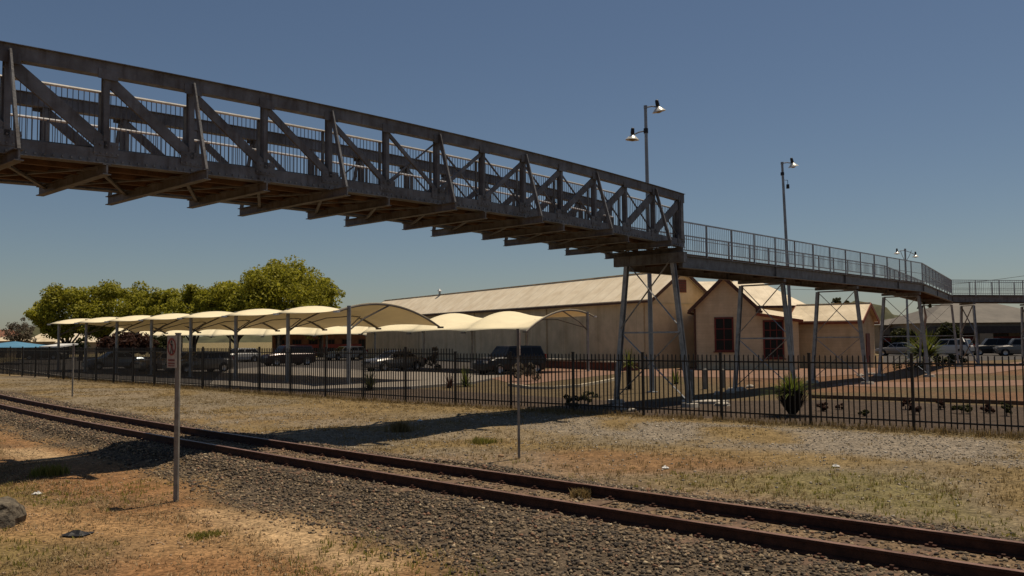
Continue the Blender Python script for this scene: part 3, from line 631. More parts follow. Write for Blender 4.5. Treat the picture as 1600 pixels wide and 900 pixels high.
# ------------------------------------------------------------------ shade carports
def carport_row(p0, n, label, flip=False, step=5.55, d=Tv, out=bD, cant=6.3, over=.72, zlow=2.72):
    """Posts from p0 along d; curved rafters lean out along 'out'; cream fabric stretched between them"""
    r = thing('shade_carport', (p0.x, p0.y, 0), label, 'carport', 'rows of cream fabric carports')
    def prof(f):                               # arch: f 0 = high edge, 1 = low edge
        s = -over+(cant+over)*f
        z = 3.76+2.35*f-(6.11-zlow)*f*f
        return s, z
    NS = 14
    for i in range(n):
        b = Vector((p0.x, p0.y, 0))+d*(step*i)
        m1 = MB(); m1.tube([b-Vector((0, 0, .1)), b+Vector((0, 0, 4.02))], .105, 10); m1.box(b+Vector((0, 0, .01)), (.4, .4, .03)); m1.build('post', M['post'], r)
        rf = MB(); rf.tube([b+out*prof(k/NS)[0]+Vector((0, 0, prof(k/NS)[1]-.06)) for k in range(NS+1)], .055, 8)
        rf.tube([b+Vector((0, 0, 2.75)), b+out*.9+Vector((0, 0, 3.35)), b+out*2.6+Vector((0, 0, prof((2.6+over)/(cant+over))[1]-.1))], .045, 8)
        rr = rf.build('rafter', M['darkpost'], r)
        for f_ in (0, 1):
            s_, z_ = prof(f_); cp = MB(); cp.box(b+out*(s_-.04 if f_ == 0 else s_+.04)+Vector((0, 0, z_-.05)), (.2, .3, .10), out, Vector((-out.y, out.x, 0))); cp.build('corner_plate', M['whitecap'] if f_ == 0 else M['darkpost'], rr)
        if i == n-1: break
        tie = MB(); m_ = b+d*step*.5; s_, z_ = prof(.42)
        for e in (0, 1):
            bb = b+d*step*e; tie.tube([bb+Vector((0, 0, 2.9)), (bb+out*1.2).lerp(m_+out*s_, .45)+Vector((0, 0, 3.5)), m_+out*s_+Vector((0, 0, z_-.62))], .03, 6)
        tie.build('fabric_strut', M['darkpost'], r)
        fb = MB(); NU = 10; V = []; F = []
        for a in range(NU+1):
            u = a/NU; h = 4*u*(1-u)
            for k in range(NS+1):
                f = k/NS; s_, z_ = prof(f)
                s2 = s_+h*(.5*(1-2*f)*abs(1-2*f))        # scooped edges
                z2 = z_-h*(.60*sin(pi*f)+.05-.20*f**5)+.02
                V.append(b+d*step*u+out*s2+Vector((0, 0, z2)))
        for a in range(NU):
            for k in range(NS): F.append((a*(NS+1)+k, (a+1)*(NS+1)+k, (a+1)*(NS+1)+k+1, a*(NS+1)+k+1))
        fb.add(V, F); o = fb.build('fabric_canopy', M['fabric'], r, True)
        sd = o.modifiers.new('thickness', 'SOLIDIFY'); sd.thickness = .012
    return r
Rp = gnd(545, 601)
carport_row(Rp, 8, 'row of cream fabric carports nearest the fence, arching away from its grey posts', zlow=2.98)
R2 = atY(919, 579, 58.6); R2.z = 0
carport_row(R2, 4, 'short middle row of cream fabric carports standing before the long shed', out=-bD)
R3 = Vector(((571-800)/1350*93, 99.4, 0))
carport_row(R3, 6, 'farthest row of cream fabric carports across the back of the car park', d=Vector((-1, 0, 0)), out=Vector((0, -1, 0)))

# ------------------------------------------------------------------ buildings
aD = Vector((-.519, .855, 0)); cD = Vector((.855, .519, 0))
M['roof'] = mat('cream_corrugated_roof', (.76, .67, .51), .55, .0, .10, .8, stripe=((aD.x, aD.y, 0), 1.55, .18, .12), col2=(.64, .53, .37))
M['roof2'] = mat('cream_sheet_roof', (.72, .61, .43), .55, .0, .12, .8, stripe=((1, .1, 0), .78, .2), col2=(.5, .41, .27))
M['wall'] = mat('buff_weatherboard', (.66, .53, .34), .85, 0, .12, 1.2, stripe=((0, 0, 1), .19, .22), streak=(1.5, .15, (.75, .68, .6), .5))
M['wallv'] = mat('buff_iron_cladding', (.70, .54, .345), .8, 0, .14, .8, stripe=((aD.x, aD.y, 0), 2.4, .22, .03), streak=(1.2, .12, (.72, .64, .55), .6))
M['trim'] = mat('dark_brown_trim', (.10, .045, .028), .6)
M['redtrim'] = mat('dark_red_window_trim', (.17, .03, .022), .55)
M['bargered'] = mat('red_brown_bargeboard', (.27, .075, .035), .55)
M['darkbrick'] = mat('dark_red_brick', (.15, .06, .045), .9, 0, .3, 3)
def vz(p, z): return Vector((p.x, p.y, z))
def gable_house(name, near_corner, L_, ax, cx, half, ze, zr, label, cat, base=0, wallm='wall', roofm='roof', eave=.45, gable_over=.35, bargem='trim', cut=None):
    """near_corner: corner of the long wall and the gable; ax = along ridge (away), cx = across the gable"""
    n0 = Vector((near_corner.x, near_corner.y, 0)); r = thing(name, n0, label, cat)
    mb = MB(); a0, b0, a1, b1 = n0, n0+cx*2*half, n0+ax*L_, n0+ax*L_+cx*2*half
    for p_, q_ in ((a0, b0), (b1, a1)):
        mid = (p_+q_)/2; mb.add([vz(p_, base), vz(q_, base), vz(q_, ze), vz(mid, zr), vz(p_, ze)], [(0, 1, 2, 3, 4)])
    for p_, q_ in ((a1, a0), (b0, b1)): mb.add([vz(p_, base), vz(q_, base), vz(q_, ze), vz(p_, ze)], [(0, 1, 2, 3)])
    wl = mb.build('wall', M[wallm], r)
    slope = (zr-ze)/half; rf = MB(); g0 = -gable_over; g1 = L_+gable_over; t = .07
    for sg in (0, 1):
        def pt(al, f, dz):                    # f 0 ridge, 1 eave edge
            dist = half-(half+eave)*f if sg == 0 else half+(half+eave)*f
            return vz(n0+ax*al+cx*dist, zr+.06-slope*(half+eave)*f+dz)
        rf.hexa([pt(g0, 0, 0), pt(g1, 0, 0), pt(g1, 1, 0), pt(g0, 1, 0), pt(g0, 0, t), pt(g1, 0, t), pt(g1, 1, t), pt(g0, 1, t)])
    ro = rf.build('roof', M[roofm], r)
    cp = MB(); cp.bar(vz(n0+cx*half+ax*g0, zr+.15), vz(n0+cx*half+ax*g1, zr+.15), .3, .012); cp.build('ridge_cap', M[roofm], ro)
    for al in (g0-.02, g1+.02):
        for sg in (-1, 1):
            bb = MB(); e_ = n0+ax*al+cx*(half+sg*(half+eave)); bb.bar(vz(n0+ax*al+cx*half, zr-.0), vz(e_, zr-slope*(half+eave)), .05, .24, (0, 0, 1)); bb.build('bargeboard', M[bargem], ro)
    for sg in (-1, 1):
        gt = MB(); e_ = n0+cx*(half+sg*(half+eave+.05)); z_ = zr-slope*(half+eave)+.0
        gt.bar(vz(e_+ax*(g0+.03), z_-.04), vz(e_+ax*(g1-.03), z_-.04), .12, .14); gt.build('gutter', M[bargem], ro)
    return r, wl, ro
def window(parent, c_, w_, h_, s, f, frame='redtrim', bars=(2, 3), name='window'):
    """c_ centre on the wall plane; s along the wall, f outwards"""
    c_ = Vector(c_); m1 = MB(); t = .11; Z = Vector((0, 0, 1))
    for sg in (-1, 1):
        m1.box(c_+s*sg*(w_/2)+f*.03, (t, .07, h_+t), s, f); m1.box(c_+Z*sg*(h_/2)+f*.033, (w_+t, .064, t), s, f)
    for k in range(1, bars[0]): m1.box(c_+s*(-w_/2+w_*k/bars[0])+f*.028, (.05, .04, h_-t), s, f)
    for k in range(1, bars[1]): m1.box(c_+Z*(-h_/2+h_*k/bars[1])+f*.03, (w_-t, .036, .05), s, f)
    o = m1.build(name, M[frame], parent)
    g = MB(); g.box(c_+f*.012, (w_-t, .012, h_-t), s, f); g.build('pane', M['glass'], o)
    sl_ = MB(); sl_.box(c_-Z*(h_/2+t*.5+.03)+f*.07, (w_+.3, .14, .06), s, f); sl_.build('sill', M[frame], o)
    return o
# long goods shed
n0 = atY(1022, 574, 63)
shed, wl, ro = gable_house('goods_shed', n0, 56, aD, cD, 2.75, 5.22, 7.2, 'long buff iron shed with cream corrugated gable roof behind the carports', 'shed', wallm='wallv')
m_ = MB(); c_ = vz(n0+cD*2.75-aD*.04, 6.05); m_.box(c_, (.95, .06, .95), cD, aD); lv = m_.build('gable_vent', M['redtrim'], shed)
m_ = MB()
for k in range(5): m_.box(c_-aD*.04+Vector((0, 0, -.36+.18*k)), (.78, .03, .09), cD, aD)
m_.build('louvre', M['trim'], lv)
m_ = MB(); m_.box(vz(n0+cD*2.75-aD*.03, 4.75), (5.5, .05, .12), cD, aD); m_.build('belt_trim', M['wall'], shed)
pv = vz(n0+cD*2.6+aD*40, 0); m_ = MB(); m_.lathe((pv.x, pv.y, 7.2), [(.12, 0), (.12, .5), (.3, .52), (.001, .8)], 10); m_.build('roof_vent', M['galv'], ro)
for k in range(4):
    q = n0+aD*(1+13*k)-cD*.06; m_ = MB(); m_.tube([vz(q, 0), vz(q, 5.1)], .05, 6); m_.build('downpipe', M['wall'], shed)
# low brick loading platform in front of the shed
q0 = gnd(968, 580); q1 = gnd(838, 574); dq = (q1-q0).normalized(); nq = Vector((dq.y, -dq.x, 0))
if nq.y < 0: nq = -nq
lp = thing('loading_platform', q0, 'low dark brick loading platform with pale coping along the long shed wall', 'platform')
m_ = MB(); m_.prism([vz(q0, -.05), vz(q1, -.05), vz(q1+nq*1.6, -.05), vz(q0+nq*1.6, -.05)], (0, 0, .60)); m_.build('platform_wall', M['darkbrick'], lp)
m_ = MB(); m_.prism([vz(q0-nq*.08, .55), vz(q1-nq*.08, .55), vz(q1+nq*1.6, .55), vz(q0+nq*1.6, .55)], (0, 0, .10)); m_.build('coping', M['concrete'], lp)
# gabled cottage
g0 = atY(1086, 577, 60.3); gX = Vector((.955, -.297, 0)).normalized(); gA = Vector((.297, .955, 0)).normalized()
cott, wl, ro = gable_house('gabled_cottage', g0, 9, gA, gX, 2.08, 4.3, 6.35, 'buff weatherboard cottage with front gable and dark red windows right of the long shed', 'building', eave=.32, roofm='roof2')
cw = atY(1134.5, 522, 60.3); window(cott, vz(g0+gX*2.02, 2.42), 1.18, 2.25, gX, -gA)
w0 = vz(g0+gX*4.16, 0); wing = MB()                                         # lean-to wing
wa, wb = w0, w0+gX*2.75
wing.add([vz(wa, 0), vz(wb, 0), vz(wb, 3.25), vz(wa, 3.72)], [(0, 1, 2, 3)]); wing.add([vz(wb, 0), vz(wb+gA*6, 0), vz(wb+gA*6, 3.25), vz(wb, 3.25)], [(0, 1, 2, 3)])
wg = wing.build('wing_wall', M['wall'], cott)
m_ = MB(); m_.hexa([vz(wa-gA*.5, 3.82), vz(wb-gA*.5+gX*.3, 3.28), vz(wb+gA*6+gX*.3, 3.75), vz(wa+gA*6, 4.3), vz(wa-gA*.5, 3.89), vz(wb-gA*.5+gX*.3, 3.35), vz(wb+gA*6+gX*.3, 3.82), vz(wa+gA*6, 4.37)]); wr = m_.build('wing_roof', M['roof2'], cott)
m_ = MB(); m_.bar(vz(wa-gA*.52, 3.78), vz(wb-gA*.52+gX*.3, 3.24), .06, .2); m_.build('fascia', M['bargered'], wr)
window(cott, vz(w0+gX*1.12, 2.05), 1.25, 2.5, gX, -gA, bars=(3, 4))
m_ = MB(); q = g0+gX*.06-gA*.06; m_.tube([vz(q, 0), vz(q, 4.2)], .07, 6); m_.build('downpipe', M['trim'], cott)
# hip roofed block behind
h0 = atY(1088, 560, 71); h1 = atY(1266, 560, 71)
hip = thing('hip_roof_house', vz(h0, 0), 'wide cream hip roofed house standing behind the gabled cottage', 'house')
hx0, hx1, hy = h0.x, h1.x, 71; ze, zr = 4.75, 7.05
m_ = MB(); m_.box(((hx0+hx1)/2-.2, hy+4, ze/2), (hx1-hx0-1.4, 7, ze)); hw = m_.build('wall', M['wall'], hip)
m_ = MB(); E = [Vector((hx0, hy, ze)), Vector((hx1, hy, ze)), Vector((hx1, hy+8, ze)), Vector((hx0, hy+8, ze))]; R_ = [Vector((hx0+.6, hy+4, zr)), Vector((hx1-2.9, hy+4, zr))]
m_.add(E+R_, [(0, 1, 5, 4), (1, 2, 5), (2, 3, 4, 5), (3, 0, 4), (0, 3, 2, 1)]); hr_ = m_.build('roof', M['roof2'], hip)
m_ = MB(); m_.box(((hx0+hx1)/2, hy-.03, ze-.08), (hx1-hx0+.1, .06, .2)); m_.build('fascia', M['trim'], hr_)
m_ = MB(); fp = atY(1139, 436, 75); m_.prism([(fp.x-.35, 75, zr-.05), (fp.x+.45, 75, zr-.05), (fp.x+.05, 75, zr+.5)], (0, .6, 0)); m_.build('roof_ventilator', M['darkpost'], hr_)
# small outbuilding on the right
s0 = atY(1345, 575, 59.1)
outb, wl, ro = gable_house('outbuilding', s0, 4.6, Vector((-.8, .6, 0)), Vector((.6, .8, 0)), 1.9, 3.32, 4.42, 'small buff outbuilding with cream roof and red bargeboards under the ramp', 'building', roofm='roof2', bargem='bargered', eave=.25, gable_over=.3)
oC = Vector((.6, .8, 0)); oF = Vector((.8, -.6, 0))
m_ = MB(); m_.box(vz(s0+oC*1.9+oF*.03, 1.35), (.9, .06, 2.1), oC, oF); m_.build('door', M['redtrim'], outb)
# shops beyond, on the right
M['shoproof'] = mat('grey_shop_roof', (.13, .115, .095), .7, 0, .2, .5)
M['awning'] = mat('dark_awning', (.045, .035, .033), .7)
M['beige'] = mat('beige_render', (.28, .215, .15), .85, 0, .15, 1)
M['redsign'] = mat('red_sign_band', (.24, .05, .045), .7)
def shop(x0, x1, Y, z_wall, z_roof, label, depth=14, awn=True, pillars=(), roofm='shoproof', wallm='beige', name='shop_building', band=True, doors=5):
    r = thing(name, (x0, Y, 0), label, 'building')
    m_ = MB(); m_.box(((x0+x1)/2, Y+depth/2, z_wall/2), (x1-x0, depth, z_wall)); m_.build('wall', M[wallm], r)
    m_ = MB(); m_.add([(x0-.4, Y-.6, z_wall), (x1+.4, Y-.6, z_wall), (x1+.4, Y+depth+.6, z_wall), (x0-.4, Y+depth+.6, z_wall), (x0+depth*.45, Y+depth/2, z_roof), (x1-depth*.45, Y+depth/2, z_roof)], [(0, 1, 5, 4), (1, 2, 5), (2, 3, 4, 5), (3, 0, 4), (0, 3, 2, 1)]); m_.build('roof', M[roofm], r)
    if awn:
        m_ = MB(); m_.box(((x0+x1)/2, Y-1.9, z_wall-.9), (x1-x0, 2.6, .85)); aw = m_.build('awning', M['awning'], r)
        k = x0+1
        while k < x1: 
            q = MB(); q.tube([(k, Y-3.0, 0), (k, Y-3.0, z_wall-1.3)], .07, 6); q.build('awning_post', M['awning'], aw); k += 5
    if band:
        m_ = MB(); m_.box(((x0+x1)/2, Y-.05, z_wall-2.0), ((x1-x0)*.8, .1, .5)); m_.build('sign_band', M['redsign'], r)
    for k in range(doors):
        c_ = Vector((x0+(x1-x0)*(k+.5)/doors, Y, 1.3)); window(r, c_, (x1-x0)/doors*.55, 2.0, Vector((1, 0, 0)), Vector((0, -1, 0)), 'trim', (3, 1))
    for k in pillars:
        m_ = MB(); m_.box((k, Y-3.1, (z_wall-1.35)/2), (1.6, .5, z_wall-1.35)); m_.build('pillar', M['beige'], r)
    return r
XA = lambda px, Y: (px-800)/1350*Y
shop(XA(1440, 108), XA(1680, 108), 108, 3.7, 6.4, 'long grey roofed shop building with dark awning behind the ramp on the right', pillars=(XA(1537, 105), XA(1640, 105)))
shop(XA(1368, 118), XA(1442, 117), 117, 3.6, 4.5, 'low pale roofed shop under the ramp bend, right of the outbuilding', depth=6, doors=3)
M['brickwall'] = mat('red_brown_brick_wall', (.22, .10, .06), .9, 0, .25, 2)
shop(XA(425, 122), XA(580, 122), 122, 3.4, 4.0, 'low red brown brick shop seen under the rear carport row', wallm='brickwall', doors=6, awn=False)
# houses far left
def cottage(px0, px1, py_top, py_eave, Y, label, roofm, wallm='beige'):
    x0, x1 = XA(px0, Y), XA(px1, Y); ze = atY(px0, py_eave, Y).z; zr = atY(px0, py_top, Y).z
    r = thing('distant_house', (x0, Y, 0), label, 'house')
    m_ = MB(); m_.box(((x0+x1)/2, Y+3.5, ze/2), (x1-x0-1, 7, ze)); wl_ = m_.build('wall', M[wallm], r)
    m_ = MB(); E = [Vector((x0, Y-.5, ze)), Vector((x1, Y-.5, ze)), Vector((x1, Y+7.5, ze)), Vector((x0, Y+7.5, ze))]; h_ = (x1-x0)*.18
    m_.add(E+[Vector((x0+h_, Y+3.5, zr)), Vector((x1-h_, Y+3.5, zr))], [(0, 1, 5, 4), (1, 2, 5), (2, 3, 4, 5), (3, 0, 4), (0, 3, 2, 1)]); m_.build('roof', M[roofm], r)
    for k in range(2): window(r, Vector((x0+(x1-x0)*(.3+.4*k), Y, ze*.55)), 1.3, 1.1, Vector((1, 0, 0)), Vector((0, -1, 0)), 'trim', (2, 1))
cottage(-40, 8, 515, 527, 150, 'distant brick house with reddish roof at the far left edge', 'brickwall')
cottage(-20, 14, 526, 533, 132, 'small cream house in front of the reddish roofed one at far left', 'roof2')
cottage(40, 88, 521, 534, 170, 'distant cream roofed house left of the big trees', 'roof2')
cottage(88, 132, 521, 535, 158, 'distant cream house half hidden behind the end of the carport row', 'roof')
M['bluefab'] = mat('blue_shade_fabric', (.10, .27, .42), .7, 0, .1, 1, trans=.15)
Yb = 92; r = thing('shade_tent', (XA(18, Yb), Yb, 0), 'blue fabric shade shelter on the far left beyond the fence', 'shade shelter')
x0, x1 = XA(-40, Yb), XA(62, Yb); z0, z1 = atY(0, 543, Yb).z, atY(0, 533.5, Yb).z; xm = XA(20, Yb)
m_ = MB(); m_.add([(x0, Yb-3, z0), (x1, Yb-3, z0), (x1, Yb+4, z0), (x0, Yb+4, z0), (xm, Yb+.5, z1)], [(0, 1, 4), (1, 2, 4), (2, 3, 4), (3, 0, 4)]); o = m_.build('fabric_roof', M['bluefab'], r); o.modifiers.new('thickness', 'SOLIDIFY').thickness = .03
for xx in (x0, xm, x1):
    m_ = MB(); m_.tube([(xx, Yb-3, 0), (xx, Yb-3, z0)], .08, 6); m_.build('post', M['post'], r)
Yb = 88; r = thing('flat_shelter', (XA(76, Yb), Yb, 0), 'small white flat roofed shelter beside the blue shade shelter', 'shelter')
x0, x1 = XA(62, Yb), XA(92, Yb); zz = atY(76, 541, Yb).z
m_ = MB(); m_.hexa([(x0, Yb, zz-.15), (x1, Yb, zz-.15), (x1, Yb+4, zz+.1), (x0, Yb+4, zz+.1), (x0, Yb, zz), (x1, Yb, zz), (x1, Yb+4, zz+.25), (x0, Yb+4, zz+.25)]); m_.build('roof', M['whitecap'], r)
for xx in (x0+.1, x1-.1):
    m_ = MB(); m_.tube([(xx, Yb+.2, 0), (xx, Yb+.2, zz-.12)], .06, 6); m_.build('post', M['post'], r)

# ------------------------------------------------------------------ trees and shrubs
def leafmat(name, a, b, c_): return mat(name, b, .65, 0, .45, .55, island=[(0, a), (.5, b), (1, c_)], trans=.42, spec=.2, ifac=.5)
M['leaf'] = leafmat('olive_green_leaves', (.10, .11, .012), (.33, .32, .03), (.55, .48, .05))
M['leafdark'] = leafmat('dark_green_leaves', (.028, .035, .012), (.06, .065, .02), (.10, .10, .03))
M['leafred'] = leafmat('purple_brown_leaves', (.03, .014, .01), (.07, .03, .02), (.10, .05, .03))
M['leafgrey'] = leafmat('grey_brown_twigs', (.10, .08, .055), (.17, .14, .10), (.24, .20, .15))
M['palmleaf'] = leafmat('bright_strap_leaves', (.05, .075, .012), (.12, .15, .025), (.26, .24, .05))
def crown_mesh(name, c_, rad, n, leaf, m, parent, clumps=40, seed=1, low=-.75, shell=.55):
    g = np.random.default_rng(seed); c_ = np.array(c_) ; rad = np.array(rad)
    d = g.normal(size=(clumps, 3)); d /= np.linalg.norm(d, axis=1)[:, None]; d[:, 2] = np.where(d[:, 2] < low, -d[:, 2], d[:, 2])
    rr = shell+(1-shell)*g.random(clumps)**.7
    lump = 1+.15*np.sin(d[:, 0]*3.1+seed)*np.cos(d[:, 1]*2.7+seed*2)+.09*g.normal(size=clumps)
    cc = c_+d*(rr*lump)[:, None]*rad*.80
    cs = (.13+.15*g.random(clumps))*rad.mean()
    k = g.integers(0, clumps, n); q = g.normal(size=(n, 3)); q /= np.linalg.norm(q, axis=1)[:, None]
    P_ = cc[k]+q*(cs[k]*(.35+.65*g.random(n)**.45))[:, None]*np.array([1, 1, .8])
    nr = q*.6+g.normal(size=(n, 3))*.6+np.array([0, 0, .35]); nr /= np.linalg.norm(nr, axis=1)[:, None]
    a = np.cross(nr, g.normal(size=(n, 3))); a /= np.linalg.norm(a, axis=1)[:, None]; b = np.cross(nr, a)
    s = (leaf*(.6+.8*g.random(n)))[:, None]
    V = np.stack([P_-a*s*.5, P_+b*s*.32, P_+a*s*.6, P_-b*s*.32], 1).reshape(-1, 3)-np.array(root_of(parent).location)
    o = np_mesh(name, V, np.arange(4*n).reshape(-1, 4), m); o.parent = parent; return o, cc
def tree(x, y, base_w, h, label, m='leaf', n=6000, leaf=.32, trunk=.3, lowfrac=.25, seed=1, cat='tree', name='tree', group=None, shell=.5, clumps=80, ry=None):
    r = thing(name, (x, y, 0), label, cat, group)
    cz = h*(lowfrac+(1-lowfrac)*.5); rad = (base_w, ry or base_w, h*(1-lowfrac)*.50)
    cr, cc = crown_mesh('crown', (x, y, cz), rad, n, leaf, M[m], r, clumps, seed, shell=shell)
    t = MB(); t.tube([(x, y, -.1), (x+.1, y, h*lowfrac*.7), (x+.2, y, h*lowfrac+.8), (x, y, cz)], [trunk*1.25, trunk, trunk*.8, trunk*.3], 8)
    tk = t.build('trunk', M['bark'], r, True); g = random.Random(seed)
    for k in range(7):
        e = Vector(cc[g.randrange(len(cc))]); s_ = Vector((x+.15, y, h*lowfrac*(.8+.4*g.random())+.2)); q = MB()
        q.tube([s_, s_.lerp(e, .5)+Vector((0, 0, .4)), e], [trunk*.5, trunk*.3, trunk*.08], 6); q.build('limb', M['bark'], tk, True)
    return r
def tr_px(px, top, Y, halfpx, label, **k):
    X = XA(px, Y); h = atY(px, top, Y).z; return tree(X, Y, halfpx*Y/1350, h, label, **k)
G3 = 'big green trees behind the carports'
tr_px(104, 440, 118, 60, 'broad olive green tree at the left end of the tree line', seed=3, n=21000, lowfrac=.12, group=G3)
tr_px(190, 434, 124, 84, 'rounded green tree second from the left in the tree line', seed=5, n=25000, lowfrac=.15, group=G3)
tr_px(252, 446, 120, 56, 'lower green tree in the dip of the tree line', seed=8, n=15000, lowfrac=.12, group=G3)
tr_px(302, 442, 116, 54, 'yellowish green tree beside the tallest one', seed=12, n=15000, lowfrac=.12, group=G3)
tr_px(368, 432, 112, 70, 'dark green spreading tree at the left shoulder of the tallest one', seed=14, n=22000, lowfrac=.15, group=G3)
tr_px(434, 412, 110, 108, 'tallest broad domed green tree behind the carports', seed=17, n=42000, lowfrac=.16, clumps=150, group=G3)
tr_px(500, 436, 114, 44, 'small green tree at the right end of the tree line', seed=19, n=10000, lowfrac=.15, group=G3)
tr_px(30, 497, 128, 26, 'thin grey leafless tree left of the tree line', m='leafgrey', seed=23, n=2200, leaf=.25, lowfrac=.2)
tr_px(198, 517, 84, 46, 'dark purple leaved tree behind the parked cars on the left', m='leafred', seed=27, n=5000, leaf=.3, lowfrac=.2)
tr_px(248, 522, 90, 26, 'dark green bushy tree beside the purple leaved one', m='leafdark', seed=29, n=3000, leaf=.3, lowfrac=.2)
tr_px(125, 527, 105, 14, 'small dark bush beyond the far end of the carports', m='leafdark', seed=31, n=1500, leaf=.3, lowfrac=.1)
tr_px(1308, 462, 190, 8, 'small round tree showing over the outbuilding roof, the larger of two', m='leafdark', seed=33, n=1200, leaf=.4, lowfrac=.7)
tr_px(1323, 468, 190, 5.5, 'smallest round tree showing over the outbuilding roof', m='leafdark', seed=34, n=800, leaf=.4, lowfrac=.75)
tr_px(1410, 512, 100, 24, 'dark leafy tree in front of the low shop under the ramp', m='leafdark', seed=35, n=3500, leaf=.3, lowfrac=.25)
tr_px(1480, 503, 98, 22, 'dark rounded tree in front of the shop awning', m='leafdark', seed=37, n=3500, leaf=.3, lowfrac=.3)
# slender pale trunk leaning by the ramp corner
X, Y = XA(1441, 55), 55.
r = thing('gum_sapling', (X, Y, 0), 'slender pale barked gum with few leaves beside the ramp corner trestle', 'tree')
t = MB(); t.tube([(X, Y, -.1), (X+.12, Y, 1.2), (X-.02, Y, 2.3), (X+.2, Y, 3.4), (X+.1, Y, 4.2)], [.12, .11, .10, .08, .04], 8); M['paleb'] = mat('pale_pink_bark', (.42, .31, .24), .8, 0, .3, 3); t.build('trunk', M['paleb'], r, True)
crown_mesh('crown', (X+.1, Y, 4.1), (.5, .5, .4), 90, .16, M['leafdark'], r, 6, 3)

def strap_plant(px, base, h, spread, label, n=70, lw=.028, name='strap_plant', skirt=False, seed=1, trunk_h=0., m='palmleaf', Y=None):
    b = gnd(px, base); g = random.Random(seed); r = thing(name, (b.x, b.y, 0), label, 'plant')
    z0 = trunk_h; mb = MB()
    for k in range(n):
        a = g.uniform(0, 2*pi); el = g.uniform(.25, 1.45); l = h*g.uniform(.7, 1.1); d_ = Vector((cos(a), sin(a), 0)); sd = Vector((-sin(a), cos(a), 0))*lw*g.uniform(.7, 1.3)
        pts = [b+Vector((0, 0, z0))+d_*.03]
        for j in range(1, 5):
            f = j/4; pts.append(b+Vector((0, 0, z0))+d_*(spread*f*cos(el)*1.1+.03)+Vector((0, 0, l*(sin(el)*f-(1-el/1.6)*.55*f*f))))
        V = []; 
        for j, p_ in enumerate(pts):
            ww = sd*(1-j/4.3); V += [p_-ww, p_+ww]
        mb.add(V, [(2*j, 2*j+1, 2*j+3, 2*j+2) for j in range(4)])
    mb.build('leaves', M[m], r)
    if skirt:
        sk = MB()
        for k in range(260):
            a = g.uniform(0, 2*pi); el = g.uniform(.95, 1.5); l = trunk_h*g.uniform(.9, 1.5); d_ = Vector((cos(a), sin(a), 0)); sd = Vector((-sin(a), cos(a), 0))*.02
            p0 = b+d_*.06; p1 = b+d_*(l*cos(el)*1.15+.06)+Vector((0, 0, l*sin(el))); sk.add([p0-sd, p0+sd, p1+sd*.5, p1-sd*.5], [(0, 1, 2, 3)])
        sk.build('dead_skirt', M['trunkdark'], r)
    t = MB()
    if skirt: t.lathe((b.x, b.y, 0), [(.10, -.05), (.12, .1), (.13, trunk_h*.7), (.14, trunk_h), (.1, trunk_h+.12), (.001, trunk_h+.14)], 12)
    else: t.lathe((b.x, b.y, 0), [(.10, -.05), (.09, max(trunk_h, .08)), (.001, max(trunk_h, .08)+.06)], 8)
    t.build('trunk', M['trunkdark'], r, True); return r
M['trunkdark'] = mat('charred_trunk', (.03, .022, .018), .95, 0, .3, 6, bump=.5, bscale=20)
strap_plant(1238, 650, .70, 1.0, 'grass tree with dark dead skirt and bright strap leaves just behind the fence', 260, lw=.03, skirt=True, trunk_h=.62, seed=2)
strap_plant(984, 608, .95, .8, 'leaning dark trunked cycad with a bright new shoot beside the truss trestle', 60, trunk_h=1.0, seed=3)
strap_plant(1056, 600, 1.1, .5, 'upright green strap leaved clump on the garden bed between trestle legs', 70, seed=4)
strap_plant(728, 604, 1.25, .7, 'large spiky green clump by the car park kerb, right of the silver sedan', 110, seed=5)
strap_plant(577, 610, 1.2, .6, 'spiky grey green clump behind the fence near the first carport post', 90, seed=6, m='leafdark')
strap_plant(702, 606, .9, .5, 'small brown leaved clump left of the large spiky one', 50, seed=8, m='leafred')
strap_plant(1447, 568, 2.4, 2.2, 'bright green palm like clump under the ramp bend', 190, lw=.15, seed=7, trunk_h=.5)
def shrub(px, base, w_, h, label, m, seed, n=900, leaf=.055, name='shrub'):
    b = gnd(px, base); r = thing(name, (b.x, b.y, 0), label, 'shrub', 'shrubs in the garden bed')
    crown_mesh('foliage', (b.x, b.y, h*.42), (w_*1.25, w_*1.25, h*.55), n, leaf, M[m], r, 10, seed, shell=.3)
    t = MB(); t.tube([(b.x, b.y, -.05), (b.x, b.y, h*.3)], [.02, .012], 6); t.build('stem', M['bark'], r)
sh = [(1285, 642, .22, .35, 'leafred'), (1312, 640, .14, .2, 'leafred'), (1352, 650, .15, .2, 'leafdark'), (1415, 640, .22, .38, 'leafred'), (1430, 648, .24, .34, 'leafred'), (1503, 646, .34, .3, 'leafdark'), (1470, 640, .2, .3, 'leafred'), (1573, 650, .16, .5, 'leafdark'), (1545, 645, .2, .3, 'leafred')]
nm = ['first reddish shrub right of the grass tree', 'second reddish shrub right of the grass tree', 'low dark green shrub before the fence post', 'taller reddish shrub of the pair mid bed', 'broader reddish shrub of the pair mid bed', 'dark green shrub near the right fence post', 'small reddish shrub between the pair and the right post', 'tall dark shrub at the right edge', 'small reddish shrub near the right edge']
for i, (a, b_, c_, d_, m_) in enumerate(sh): shrub(a, b_, c_, d_, nm[i]+' in the mulch bed', m_, 50+i)
shrub(893, 640, .38, .55, 'dark low bush close behind the fence left of the truss trestle', 'leafdark', 70, 900)
shrub(918, 632, .4, .5, 'small olive bush between the path edge and the trestle', 'leafdark', 71, 700)
shrub(820, 596, .9, 1.1, 'golden brown bush at the corner of the car park, beside the dark car', 'leafgrey', 72, 1500, .1)
shrub(675, 578, 1.1, 1.7, 'dry yellowish bush behind the silver sedan along the shed', 'leafgrey', 73, 1500, .12)
shrub(1483, 572, 1.3, .8, 'dark green hedge like bush in front of the white car', 'leafdark', 74, 1500, .12)
